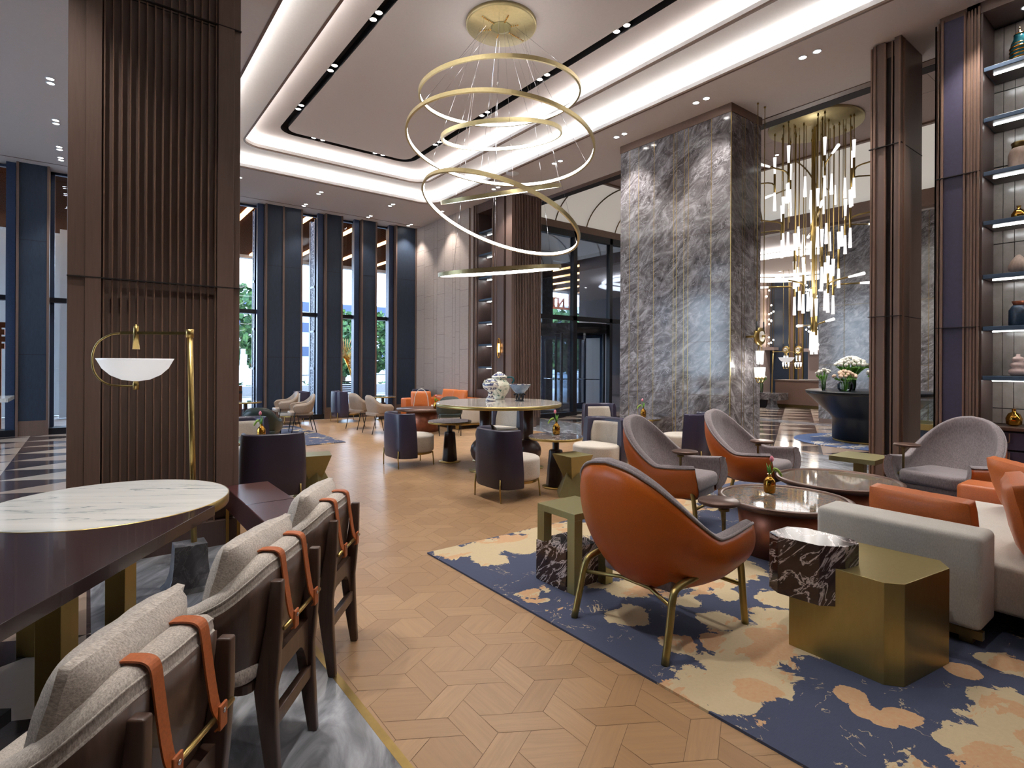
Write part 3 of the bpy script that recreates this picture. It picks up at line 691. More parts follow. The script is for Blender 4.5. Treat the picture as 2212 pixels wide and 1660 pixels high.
# sign letters over the canopy edge, read from the street
tx = bpy.data.curves.new('canopy_sign', 'FONT'); tx.body = 'NTER'; tx.size = .75; tx.extrude = .05; tx.align_x = 'CENTER'; tx.materials.append(M['bronze_post'])
tmp = bpy.data.objects.new('sign_text', tx); COL.objects.link(tmp); bpy.context.view_layer.update()
sm_ = bpy.data.meshes.new_from_object(tmp.evaluated_get(bpy.context.evaluated_depsgraph_get())); bpy.data.objects.remove(tmp); bpy.data.curves.remove(tx)
to = bpy.data.objects.new('canopy_sign', sm_); COL.objects.link(to); to.location = (20.2, 22.78, 4.62); to.rotation_euler = (PI/2, 0, PI)
tag(to, 'bronze sign letters on a rail under the canopy edge, seen from behind', 'sign')
MB().box(-1.4, -.12, -.06, 1.4, 0, .06).build('rail', 'bronze_post', to)
for sx in (-1.3, 1.3): MB().box(sx-.03, -.06, -.14, sx+.03, .95, .06).build('hanger', 'bronze_post', to)
# perforated screens beside the windows
for i, (x, y) in enumerate([(3.36, 15.05), (4.86, 15.05)]):
    s_ = thing('perforated_screen', 'tall white perforated screen outside the window %s' % ('nearest the fluted pillar' if i == 0 else 'second from the fluted pillar'), 'screen', (x, y, 0))
    MB().box(-.02, .04, .1, .02, .20+.16*i, 5.3).build('lattice', 'lattice_screen', s_); b_ = MB(); b_.box(-.03, .20+.16*i, 0, .03, .25+.22*i, 5.35); b_.box(-.03, .0, 0, .03, .05, 5.35)
    for z in (.05, 1.3, 2.3, 3.5): b_.box(-.03, 0, z, .03, .22+.16*i, z+.06)
    b_.build('frame', 'frame_blue', s_)
# pale facade on the left
for i, (x0, x1, y) in enumerate([(-9, -1.75, 20.0), (-1.74, -.62, 20.0), (-.60, -.28, 19.0)]):
    b_ = MB(); b_.box(x0, y, -.02, x1, y+.4, 5.0); tag(b_.build('building', 'facade_white'), ('white panelled building front outside the far left window', 'white panelled building corner outside the narrow left window', 'beige building edge beside the pillar seen through the narrow left window')[i], 'building')
MB_ = MB()
for x in (-2.9, -1.2): MB_.box(x-.006, 19.98, 0, x+.006, 20.01, 5.0)
MB_.box(-9, 19.98, 1.28, -.6, 20.01, 1.30); struct(MB_.build('trim_61', 'concrete'))
wp = thing('timber_post', 'brown stacked timber post lamp outside the far left window', 'post lamp', (-1.50, 15.9, 0))
MB().box(-.05, -.05, 0, .05, .05, 2.3).build('post', 'bronze_post', wp)
for k in range(4): MB().box(-.16+.05*(k % 2), -.08, 1.75+k*.15, .10+.05*(k % 2), .08, 1.86+k*.15).build('board', 'bronze_post', wp)
MB().cyl((-.1, 0, 1.2), .07, .3).build('lamp', 'led_amber', wp)
# trees, hedges, buildings
def tree(x, y, h, r, label, mat='foliage', seed=1, base=0.0, trunk=True):
    rnd = random.Random(seed); t_ = thing('tree', label, 'tree', (x, y, 0), 0, 'trees across the plaza')
    if trunk: MB().tube([(0, 0, 0), (.05, 0, h*.3), (0, .05, h*.6)], [.12, .10, .05], 8).build('trunk', 'bark', t_)
    m = MB(); n = 1100
    for i in range(n):
        a = rnd.uniform(0, 2*PI); ph = math.acos(rnd.uniform(-1, 1)); q = rnd.uniform(.55, 1.0)**.5
        px, py, pz = r*q*math.sin(ph)*math.cos(a), r*q*math.sin(ph)*math.sin(a), base+h*.58+h*.42*q*math.cos(ph)
        s_ = r*rnd.uniform(.07, .14); ax = Vector((rnd.gauss(0, 1), rnd.gauss(0, 1), rnd.gauss(0, 1))).normalized(); b = ax.orthogonal().normalized(); c = ax.cross(b)
        pts = [Vector((px, py, pz))+(b*math.cos(k*2*PI/5)+c*math.sin(k*2*PI/5))*s_*rnd.uniform(.6, 1.1) for k in range(5)]
        m.add(pts, [(0, 1, 2, 3, 4)])
    m.build('foliage', mat, t_)
tl = ['nearest the fluted pillar', 'with russet leaves near the fluted pillar', 'behind the white stepped sculpture', 'behind the golden fan sculpture', 'bright green, seen in the third tall window', 'seen in the tall window beside the oak wall', 'dense, right of the oak wall window', 'bright green beyond the revolving door', 'seen through the sliding door']
for i, (x, y, h, r, m_) in enumerate([(6.0, 33, 5.9, 1.9, 'foliage'), (9.2, 38, 4.6, 1.7, 'foliage_warm'), (11.4, 44, 4.2, 1.6, 'foliage'), (11.6, 31, 4.5, 1.5, 'foliage'), (14.6, 34, 4.9, 1.8, 'foliage'), (18.4, 33, 4.9, 1.8, 'foliage'), (22.2, 36, 5.2, 2.0, 'foliage'), (27.5, 30, 5.4, 2.6, 'foliage'), (33.0, 33, 5.6, 2.8, 'foliage')]):
    tree(x, y, h, r, 'leafy tree across the plaza '+tl[i], m_, i+5)
hd = MB(); rnd = random.Random(4)
for k in range(900):
    x = rnd.uniform(2, 30); y = rnd.uniform(27.2, 28.4); z = rnd.uniform(.0, .55); s_ = .18
    hd.add([(x+rnd.uniform(-s_, s_), y+rnd.uniform(-s_, s_), z+rnd.uniform(-s_, s_)*.6) for _ in range(4)], [(0, 1, 2, 3)])
tag(hd.build('planting', 'foliage'), 'low green planting along the far side of the plaza', 'planting', None, 'stuff')
tag(MB().box(2, 26.2, -.02, 30, 26.5, .42).build('planter_wall', 'concrete'), 'low stone planter wall across the plaza', 'wall')
for i, (x0, x1, y, h) in enumerate([(-2, 13.5, 62, 9.2), (14.5, 34, 66, 8.6), (36, 80, 60, 10.0)]):
    b_ = thing('building', ('pale grey office block far across the street, seen through the tall windows', 'pale office block seen above the trees in the right tall windows', 'pale green building seen through the entrance')[i], 'building', (x0, y, 0))
    MB().box(0, 0, 0, x1-x0, 8, h).build('wall', 'facade_white', b_)
    for z in (2.2, 5.0, 7.4): MB().box(0, -.06, z, x1-x0, .02, z+1.1).build('window_band', 'frame_blue', b_)
# golden fan sculpture
fs_ = thing('fan_sculpture', 'golden fan sculpture of radiating rods outside the third tall window', 'sculpture', (8.45, 22.0, 0))
mm = MB(); mm.tube([(-.15, 0, 1.66), (.05, 0, 1.2), (.25, 0, .5), (.3, 0, 0)], .04)
mm.build('spine', 'gold', fs_)
for k in range(26):
    a = math.radians(150-k*8.5); MB().tube([(-.12, 0, 1.62), (-.12+.78*math.cos(a), .05*math.sin(k), 1.62+.85*math.sin(a))], .012, 5).build('rod', 'gold', fs_)
for k in range(14):
    z = 1.5-k*.07; MB().tube([(-.05+.02*k, 0, z), (.55-.012*k, .02, z+.22-.02*k)], .010, 5).build('rod', 'gold', fs_)
wsc = thing('stepped_sculpture', 'white stepped abstract sculpture on the plaza in the nearest tall window', 'sculpture', (6.15, 30.0, 0))
MB().box(-.35, -.2, 0, .35, .2, .25).build('plinth', 'concrete', wsc); b_ = MB()
for k in range(7): b_.box(-.22+.02*k, -.15, .25+.27*k, .24-.03*k+.05*(k % 2), .15, .52+.27*k)
b_.build('column', 'white_plaster', wsc)
for i, (x, y) in enumerate([(3.05, 15.3), (10.6, 22.5), (13.5, 22.5)]):
    b_ = thing('bollard', 'brown timber bollard outside the %s' % ('tall window nearest the fluted pillar', 'third tall window', 'window beside the oak wall')[i], 'bollard', (x, y, 0), 0, 'plaza bollards')
    MB().box(-.05, -.05, -.02, .05, .05, .9).build('post', 'bronze_post', b_, bevel=.005); MB().box(-.052, -.052, .70, .052, .052, .76).build('band', 'black_metal', b_)
for i, x in enumerate([8.2, 11.2]):
    b_ = thing('slatted_bench', 'dark slatted bench on the plaza behind the %s' % ('golden fan sculpture', 'right tall windows')[i], 'bench', (x, 23.6, 0)); 
    for k in range(6): MB().box(0, 0, .18+k*.09, 1.9, .03, .23+k*.09).build('slat', 'black_metal', b_)
    MB().box(0, -.3, 0, 1.9, .4, .16).build('base', 'concrete', b_)
ot = thing('terrace_bench', 'low orange timber bench on the terrace outside the tall window nearest the pillar', 'bench', (3.1, 16.6, 0)); MB().box(-.5, -.2, .16, .5, .2, .22).build('seat', 'bronze_post', ot)
for sx in (-.4, .4): MB().box(sx-.04, -.18, -.02, sx+.04, .18, .16).build('leg', 'bronze_post', ot)

# ================================================================== LOBBY AND RECEPTION
mc2 = MB(); mc2.box(15.0, 3.0, .12, 16.2, 6.55, 5.0); struct(mc2.build('wall_lobby', 'grey_marble'))
struct(MB().box(15.0, 3.0, 0, 16.2, 6.54, .12).build('baseboard_lobby', 'panel_brown'))
struct(MB().box(15.0, -4, 0, 16.2, 1.2, 5.0).build('wall_lobby', 'grey_marble'))
ln = MB()
for y in (3.6, 4.2, 5.1, 5.95): ln.box(14.998, y-.006, .12, 15.01, y+.006, 5.0)
for z in (1.5, 3.0): ln.box(14.998, 3.0, z-.004, 15.01, 6.55, z+.004)
struct(ln.build('trim_62', 'brass_dark'))
struct(MB().box(14.6, 11.6, 0, 23, 11.8, 6).build('wall_reception', 'panel_mauve'))
# reception ceiling with oval light coves
struct(MB().box(14.75, -4, 5.0, 23, 11.6, 5.05).build('ceiling', 'ceiling_paint'))
for k, (z, w) in enumerate([(4.92, 2.6), (4.70, 2.2)]):
    A = rrect(16.6-.2*k, 6.9-.1*k, 21.6, 11.4, 1.6, 10); m = MB(); B = inset(A, .12); ringstrip(m, A, z, A, z+.16); ringstrip(m, A, z, B, z); o_ = m.build('cove_band', 'cove_glow'); tag(o_, 'curved white glowing ceiling band over the reception, %s one' % ('upper', 'lower')[k], 'light strip', 'reception cove bands')
# back wall with navy and brass strips
bw = MB(); bw.box(22.2, -4, 0, 22.4, 11.6, 5); struct(bw.build('wall_reception', 'panel_navy'))
struct(MB().box(22.1, 6.2, 0, 22.21, 10.05, 2.05).build('wall_reception', 'panel_mauve'))
struct(MB().box(21.8, 6.2, 2.0, 22.25, 10.08, 2.12).box(21.8, 11.25, 2.08, 22.25, 11.6, 2.2).build('trim_63', 'panel_mauve'))
st = MB()
for y in (10.28, 10.44, 10.62, 10.78): st.box(22.14, y-.02, 0, 22.2, y+.02, 5)
struct(st.build('trim_64', 'brass'))
struct(MB().box(22.16, 10.30, 0, 22.2, 10.42, 5).box(22.16, 10.64, 0, 22.2, 10.76, 5).build('trim_65', 'panel_brown'))
def bead_curtain(y0, y1, z0, z1, label, seed, x=21.9):
    t_ = thing('bead_curtain', label, 'light curtain', (x, (y0+y1)/2, 0)); m = MB(); b = MB(); rnd = random.Random(seed); n = int((y1-y0)/.09); w = (y1-y0)/2
    for i in range(n+1):
        y = -w+2*w*i/n; m.box(-.008, y-.006, z0, .008, y+.006, 5.0)
        for k in range(7):
            if rnd.random() < .62: b.ball((-.02, y, rnd.uniform(z0+.1, z1-.1)), .030, 8)
    m.build('strings', 'brass_dark', t_); o_ = b.build('beads', 'bead_glow', t_); o_['kind'] = 'stuff'
bead_curtain(8.6, 10.02, 2.12, 4.8, 'curtain of hanging light beads on the reception wall right of the brass strips', 1)
bead_curtain(11.3, 11.58, 2.2, 4.6, 'arched curtain of hanging light beads beside the grey marble column', 2)
dk = thing('reception_desk', 'long brown leather reception desk with brass plinth beyond the lobby', 'desk', (19.9, 7.9, 0))
MB().box(-.4, -2.6, .10, .4, 2.1, .93).build('body', 'reception_brown', dk, bevel=.01); MB().box(-.42, -2.62, .93, .42, 2.12, .96).build('counter', 'panel_brown', dk); MB().box(-.41, -2.6, 0, .41, 2.1, .10).build('plinth', 'brass_dark', dk)
for i, y in enumerate([8.9, 7.1]):
    tag(MB().box(19.7, y-.35, .975, 20.1, y+.35, .99).box(19.8, y-.2, .96, 20.0, y+.2, .975).build('desk_screen', 'white_marble'), 'thin white marble ledge on the reception desk, %s one' % ('left', 'right')[i], 'ledge')
bn = thing('marble_bench', 'grey marble bench slab beside the reception desk', 'bench', (18.9, 10.3, 0)); MB().box(-.35, -.9, .28, .35, 1.2, .52).build('slab', 'grey_marble', bn, bevel=.01); MB().box(-.2, -.4, 0, .2, .9, .28).build('base', 'black_gloss', bn)

# wall lights hung by pulleys on the marble column and at the reception
def pulley_light(loc, label, rods, rz=0, big=True):
    t_ = thing('pulley_light', label, 'wall light', loc, rz, 'pulley wall lights')
    X = Matrix.Rotation(PI/2, 4, 'X')
    MB().lathe([(.001, 0), (.13, 0), (.14, .02), (.13, .05), (.001, .05)], (0, 0, 0), 32, m=Matrix.Translation((0, .0, 0)) @ X).build('pulley', 'brass', t_)
    MB().lathe([(.001, 0), (.075, 0), (.08, .012), (.001, .014)], (0, 0, 0), 24, m=Matrix.Translation((0, -.055, 0)) @ X).build('face', 'cream_linen', t_)
    MB().lathe([(.001, 0), (.02, 0), (.02, .06), (.001, .06)], (0, 0, 0), 12, m=Matrix.Translation((0, -.05, 0)) @ X).build('hub', 'brass', t_)
    MB().tube([(0, .02, 0), (0, .19, 0)], .018).build('bracket', 'brass', t_)
    MB().tube([(-.10, -.035, .22), (-.10, -.035, 0)]+[(-.10*math.cos(a), -.035, -.10*math.sin(a)) for a in (.5, 1, PI/2, PI-1, PI-.5)]+[(.10, -.035, 0), (.10, -.035, .22)], .012).build('strap', 'black_metal', t_)
    for s_ in (-.10, .10):
        MB().tube([(s_, -.035, .22), (s_, -.035, rods)], .006, 6).cyl((s_, -.035, rods-.02), .016, .02, 10).build('rod', 'brass', t_)
    cl = MB(); gl = []
    for i, (x, z, h) in enumerate([(-.055, -.42, .20), (.055, -.42, .20), (-.10, -.62, .15), (0, -.62, .15), (.10, -.62, .15)]):
        MB().lathe([(.020, 0), (.034, h)], (x, -.03, z), 14).build('tube_lamp', 'led_tube', t_)
        if i > 1: cl.cyl((x, -.03, z-.02), .024, .02, 12)
    cl.tube([(-.055, -.03, -.22)]+[(-.055*math.cos(a), -.03, -.20+.07*math.sin(a)) for a in (.4, .9, PI/2, PI-.9, PI-.4)]+[(.055, -.03, -.22)], .007, 6)
    for c in (-.05, .05): cl.tube([(c-.05*math.cos(a), -.03, -.64-.06*math.sin(a)) for a in (0, .5, 1, PI/2, PI-1, PI-.5, PI)], .007, 6)
    cl.build('hoops', 'brass', t_)
    l = bpy.data.lights.new('glow', 'POINT'); l.energy = 8 if big else 4; l.shadow_soft_size = .12; l.color = (1, .95, .9); lo = bpy.data.objects.new('glow', l); COL.objects.link(lo); lo.parent = t_; lo.location = (0, -.12, -.48)
pulley_light((8.06, 4.40, 1.925), 'brass pulley wall light with white tube lamps hanging in front of the grey marble column', CZ-1.925)
pulley_light((20.6, 10.15, 2.05), 'small brass pulley light left of the reception back wall strips, above the desk', 2.95, -PI/2, False)
pulley_light((20.6, 9.70, 2.05), 'small brass pulley light above the reception desk, right of its twin', 2.95, -PI/2, False)

# chandelier of glass tubes
cx, cyy = 11.48, 5.11
ch = thing('tube_chandelier', 'tall brass chandelier of many white glass tubes hanging in the lobby', 'chandelier', (cx, cyy, 0))
MB().lathe([(.001, LZ-.06), (.84, LZ-.06), (.85, LZ-.02), (.85, LZ)], (0, 0, 0), 56).build('canopy', 'brass_ring', ch)
rnd = random.Random(21); n_t = 0
def glass_tube(parent, p, d, L=.34, r0=.021, r1=.034):
    d = Vector(d).normalized(); p = Vector(p); MB().tube([p, p+d*L], [r0, r1], 8).build('glass_tube', 'led_tube', parent)
def tier(r, z, n, off, L=.34, hz=True, vert=True):
    global n_t
    for k in range(n):
        a = off+2*PI*k/n; x, y = r*math.cos(a), r*math.sin(a)
        rod = MB(); rod.tube([(x, y, LZ-.06), (x, y, z+.36)], .008, 6); rod.lathe([(.001, -.07), (.022, -.04), (.012, .0)], (x, y, LZ-.06), 8)
        ox, oy = math.cos(a), math.sin(a)
        if hz:
            rod.tube([(x, y, z-.10), (x, y, z+.12), (x+ox*.05, y+oy*.05, z+.18), (x+ox*.13, y+oy*.13, z+.20), (x+ox*.50, y+oy*.50, z+.22)], .015, 8)
        rod.tube([(x*.8, y*.8, LZ-.1), (x*.8, y*.8, z+.2)], .006, 6)
        rod.tube([(x, y, z-.02), (x, y, z+.36)], .022, 8)
        st = rod.build('stem', 'brass', ch)
        glass_tube(st, (x, y, z+.36), (0, 0, 1), L); glass_tube(st, (x, y, z-.02), (0, 0, -1), L*1.1)
        if hz: glass_tube(st, (x+ox*.50, y+oy*.50, z+.22), (ox, oy, .04), L, .02, .032)
        bx, by = math.cos(a+.35)*r*.72, math.sin(a+.35)*r*.72; glass_tube(st, (bx, by, z+.08), (0, 0, -1), L*1.15)
tier(.72, 5.05, 7, .2); tier(.66, 4.12, 6, .5); tier(.42, 3.40, 5, .1, .34, False); tier(.36, 2.90, 5, .5); tier(.12, 2.10, 2, .75)
mm = MB(); mm.tube([(0, 0, LZ), (0, 0, 2.15)], .02, 8); mm.build('stem', 'brass', ch); glass_tube(ch, (0, 0, 2.15), (0, 0, -1), .40, .03, .045)
for z in (4.3, 2.9):
    l = bpy.data.lights.new('glow', 'POINT'); l.energy = 14; l.shadow_soft_size = .5; lo = bpy.data.objects.new('glow', l); COL.objects.link(lo); lo.parent = ch; lo.location = (.0, -.0, z); l.color = (1, .95, .9)

# flower table, rug and flowers
tag(MB().lathe([(.001, .012), (1.27, .012), (1.3, .006), (1.3, 0)], (12.1, 4.35, 0), 64, False).build('round_rug', 'rug_pattern_blue'), 'round blue and cream rug under the black flower table', 'rug')
ft = thing('flower_table', 'black conical round table with flared top on the round blue rug', 'table', (12.1, 4.35, .012))
MB().lathe([(.60, .03), (.62, .05), (.62, .44), (.66, .50), (1.06, .90), (1.09, .93), (1.09, .955)], (0, 0, 0), 64).build('body', 'black_gloss', ft)
MB().lathe([(.001, .985), (1.07, .985), (1.10, .975), (1.10, .955), (.001, .955)], (0, 0, 0), 64).build('tabletop', 'black_gloss', ft); MB().lathe([(.61, 0), (.61, .03), (.5, .03)], (0, 0, 0), 48).build('plinth', 'brass', ft)
def bouquet(x, y, z, r, h, label, mat, n=30, seed=1, hs=.028, vr=.07, vh=.16):
    t_ = thing('flower_vase', label, 'flowers', (x, y, z)); rnd = random.Random(seed)
    MB().lathe([(vr*.7, 0), (vr, vh*.3), (vr, vh*.8), (vr*.85, vh)], (0, 0, 0), 20).build('vase', 'vase_glass', t_)
    s_ = MB(); fl = MB()
    for i in range(n):
        a = rnd.uniform(0, 2*PI); q = rnd.random()**.5; p = Vector((r*q*math.cos(a), r*q*math.sin(a), h+r*.55*(1-q*q)))
        s_.tube([(p.x*.15, p.y*.15, .01), (p.x*.35, p.y*.35, vh), tuple(p)], .004, 4); fl.ball(tuple(p), hs, 9)
        if i % 2 == 0: s_.add([(p.x*.3, p.y*.3, vh), (p.x*1.0+.03, p.y*1.0, h-.02), (p.x*1.15, p.y*1.15, h-.06), (p.x*.9, p.y*.9+.03, h-.05)], [(0, 1, 2, 3)])
    s_.build('stems', 'leaf_green', t_); o_ = fl.build('blooms', mat, t_); o_['kind'] = 'stuff'
TZ = .997
bouquet(11.55, 4.95, TZ, .15, .33, 'small glass vase of white blooms, leftmost on the black flower table', 'flower_white', 14, 1, .03, .04, .18)
bouquet(11.45, 4.52, TZ, .20, .28, 'round glass bowl of peach blooms and leaves on the black flower table', 'flower_peach', 34, 2, .03, .13, .18)
bouquet(11.95, 4.60, TZ, .28, .50, 'tall dome of white roses behind the peach bowl on the black table', 'flower_white', 70, 3, .034, .08, .3)
bouquet(11.75, 4.10, TZ, .16, .34, 'glass vase of white blooms at the right of the black flower table', 'flower_white', 22, 4, .032, .07, .2)
bouquet(12.05, 4.05, TZ, .24, .82, 'tall arrangement of white lilies and greenery rising at the right of the black table', 'flower_white', 40, 5, .03, .08, .34)
bouquet(18.75, 10.1, .52, .16, .52, 'white lilies in a white vase on the grey marble bench', 'flower_white', 14, 6, .03, .06, .34)
# lobby lights
for i, (x, y) in enumerate([(10.2, 8.2), (12.6, 8.2), (10.0, 2.4), (13.0, 2.0), (9.6, .0), (12.5, 6.4)]):
    downlight([(x, y)], LZ, 'round warm downlight in the lobby ceiling, %s' % ('near the vestibule glass, left', 'near the vestibule glass, right', 'just beyond the brown pilaster', 'right of the tube chandelier', 'behind the display shelves', 'left behind the tube chandelier')[i], 190, 100, grp='lobby downlights')
def area(name, loc, sx, sy, w, rot=(0, 0, 0), col=(1, .93, .84)):
    l = bpy.data.lights.new(name, 'AREA'); l.shape = 'RECTANGLE'; l.size = sx; l.size_y = sy; l.energy = w; l.color = col
    o = bpy.data.objects.new(name, l); COL.objects.link(o); o.location = loc; o.rotation_euler = rot; return o
for i, (x, y) in enumerate([(18.2, 8.5), (20.6, 7.0), (20.6, 10.4), (18.2, 5.0)]):
    downlight([(x, y)], 5.0, 'round downlight in the reception ceiling, %s' % ('front left', 'over the desk', 'beside the bead curtain', 'front right')[i], 190, 100, grp='reception downlights')
# ================================================================== RIGHT SHELVES AND PILASTER
ps = MB(); ps.box(7.70, 2.42, 0, 8.36, 2.74, CZ)
ps.box(7.64, 2.42, 0, 7.70, 2.49, CZ); ps.box(7.66, 2.60, 0, 7.70, 2.69, CZ); struct(ps.build('wall_pilaster', 'panel_brown'))
struct(MB().box(7.685, 2.49, 0, 7.70, 2.60, CZ-.2).build('trim_70', 'black_slot'))
g_ = MB()
for a, b, x in ((2.422, 2.440, 7.625), (2.515, 2.530, 7.66), (2.585, 2.60, 7.65), (2.69, 2.715, 7.64), (2.735, 2.755, 7.67)): g_.box(x, a, 0, 7.71, b, CZ-.02)
g_.box(7.70, 2.405, 0, 7.74, 2.42, CZ-.02)
struct(g_.build('trim_71', 'copper_edge'))
struct(MB().box(7.62, 2.41, 2.085, 7.65, 2.76, 2.093).box(7.64, 2.418, 2.085, 8.37, 2.421, 2.093).box(7.63, 2.41, 4.145, 7.66, 2.76, 4.153).box(7.64, 2.418, 4.145, 8.37, 2.421, 4.153).build('trim_72', 'black_slot'))
fr = MB(); fr.box(7.64, 1.795, 0, 8.2, 2.05, CZ); struct(fr.build('wall_shelving', 'panel_brown'))
struct(MB().box(7.630, 1.825, .02, 7.65, 2.005, 5.35).build('trim_73', 'panel_plum'))
g_ = MB()
for a, b, x in ((2.005, 2.022, 7.61), (1.808, 1.824, 7.61), (1.772, 1.79, 7.625), (1.745, 1.760, 7.615), (1.718, 1.732, 7.615), (1.683, 1.70, 7.60), (2.04, 2.06, 7.64), (2.085, 2.10, 7.68)): g_.box(x, a, 0, 7.68, b, CZ-.05)
struct(g_.build('trim_74', 'copper_edge'))
struct(MB().box(7.63, 1.683, 0, 8.2, 1.80, CZ).box(7.63, -3.0, 5.30, 8.3, 1.80, CZ).box(7.70, 2.04, 0, 7.9, 2.10, CZ-.1).build('wall_shelving', 'panel_brown'))
struct(MB().box(7.6, 1.68, 3.595, 7.63, 2.07, 3.603).box(7.6, 1.68, 1.915, 7.63, 2.07, 1.923).build('trim_75', 'black_slot'))
# niche back of narrow marble tiles
tb = MB()
for k in range(40):
    y = 1.68-.097*(k+1)
    for j, (a, b) in enumerate([(.86, 1.02), (1.03, 1.92), (1.93, 2.86), (2.87, 3.72), (3.73, 4.56), (4.57, 5.28)]): tb.box(8.10, y+.0025, a, 8.13, y+.0945, b)
struct(tb.build('wall_shelving', 'tile_shelf')); struct(MB().box(8.13, -2.3, 0, 8.2, 1.68, 5.3).build('wall_shelving', 'black_slot'))
struct(MB().box(7.64, 1.665, .86, 8.12, 1.683, 5.3).build('wall_shelving', 'panel_brown_dark'))
for i, z in enumerate([4.655, 4.11, 3.535, 3.005, 2.43, 1.875, 1.345]):
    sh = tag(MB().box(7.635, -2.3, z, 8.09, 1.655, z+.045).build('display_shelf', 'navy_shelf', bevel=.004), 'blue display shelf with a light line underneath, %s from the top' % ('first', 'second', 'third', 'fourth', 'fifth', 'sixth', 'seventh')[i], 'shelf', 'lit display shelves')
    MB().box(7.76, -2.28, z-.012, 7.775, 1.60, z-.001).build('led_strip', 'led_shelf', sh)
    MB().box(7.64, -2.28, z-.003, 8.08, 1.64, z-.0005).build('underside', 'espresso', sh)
cb = thing('drawer_cabinet', 'dark plum drawer cabinet with bronze U handles under the display shelves', 'cabinet', (7.66, 0, 0))
MB().box(0.02, -2.3, 0, .46, 1.66, .81).build('body', 'black_slot', cb); MB().box(-.03, -2.3, .82, .46, 1.665, .855).build('top', 'walnut', cb, bevel=.003)
for k in range(3):
    for j, (a, b) in enumerate([(.62, .80), (.41, .60), (.20, .39)]):
        y1 = 1.655-k*.62; d_ = MB().box(0, y1-.61, a, .02, y1-.005, b).build('drawer', 'panel_plum', cb, bevel=.003)
        yy = y1-.20; MB().tube([(-.02, yy-.022, b-.01), (-.02, yy-.022, b-.085)]+[(-.02, yy-.022*math.cos(q), b-.085-.022*math.sin(q)) for q in (.5, 1.1, PI/2, 2.0, 2.6)]+[(-.02, yy+.022, b-.085), (-.02, yy+.022, b-.01)], .007, 4, sq=True).build('handle', 'copper_edge', d_)
def vase(name, label, loc, prof, mat, extra=None):
    t_ = thing(name, label, 'vase', loc); MB().lathe(prof, (0, 0, 0), 28).build('body', mat, t_)
    if extra:
        for nm, pf_, mt in extra: MB().lathe(pf_, (0, 0, 0), 28).build(nm, mt, t_)
VX, VY = 7.87, 1.41
vase('banded_jar', 'teal and gold banded lidded jar on the highest display shelf', (VX, VY, 4.70), [(.06, 0), (.085, .03), (.085, .12), (.078, .17), (.072, .24), (.05, .29), (.05, .33)], 'teal_glaze',
     [('lid', [(.052, .33), (.04, .345), (.012, .36), (.006, .40), (.001, .42)], 'gold')]+[('band', [(.0865-.0005*k-(.012 if k > 4 else 0), .03+.038*k), (.0885-.0005*k-(.012 if k > 4 else 0), .038+.038*k), (.0865-.0005*k-(.012 if k > 4 else 0), .046+.038*k)], 'gold') for k in range(6)])
vase('patterned_jar', 'blush jar with chevron relief and dark brown neck on the third shelf', (VX, VY-.01, 3.58), [(.09, 0), (.10, .02), (.10, .17), (.085, .22), (.07, .24)], 'sand_ceramic', [('neck', [(.07, .24), (.07, .27), (.078, .29), (.072, .30)], 'brass_dark')])
vase('bottle_vase', 'small round gold bottle vase on the fourth shelf', (VX, VY, 3.05), [(.03, 0), (.062, .03), (.064, .07), (.04, .11), (.016, .125), (.016, .15), (.022, .155)], 'gold')
vase('petal_vase', 'sand coloured petal shaped vase on the fifth shelf', (VX, VY, 2.475), [(.04, 0), (.085, .05), (.088, .09), (.06, .15), (.03, .19), (.012, .21)], 'sand_ceramic')
vase('blue_jar', 'dark blue ribbed jar with a copper collar on the sixth shelf', (VX, VY-.005, 1.92), [(.075, 0), (.085, .02), (.085, .17), (.06, .215), (.05, .225)], 'blue_ceramic', [('collar', [(.045, .225), (.048, .235), (.06, .268), (.055, .27)], 'copper')])
vase('gourd_vase', 'pale pink triple gourd vase on the seventh shelf', (VX, VY, 1.39), [(.05, 0), (.078, .03), (.076, .065), (.05, .085), (.066, .11), (.06, .135), (.04, .15), (.052, .175), (.042, .2), (.018, .21), (.018, .235)], 'blush_ceramic')
vase('bottle_vase', 'round gold bottle vase standing on the drawer cabinet', (VX, VY+.03, .856), [(.03, 0), (.065, .02), (.07, .08), (.05, .13), (.018, .15), (.018, .18), (.022, .185)], 'gold')
for i, y in enumerate([1.35, .3, -.9]):
    downlight([(7.86, y)], 5.295, 'round spotlight set in the top of the display shelving, %s from the left' % ordn[i], 26, 60, grp='shelving spotlights')
dc = thing('display_case', 'glass display case on a brass topped navy plinth beyond the brown pilaster', 'display case', (9.32, 2.78, 0))
MB().box(-.3, -.3, 0, .3, .3, .62).build('plinth', 'panel_navy', dc); MB().box(-.32, -.32, .62, .32, .32, .70).build('ledge', 'brass', dc)
MB().box(-.26, -.26, .70, .26, .26, 1.02).build('glass_box', 'screen_glass', dc)

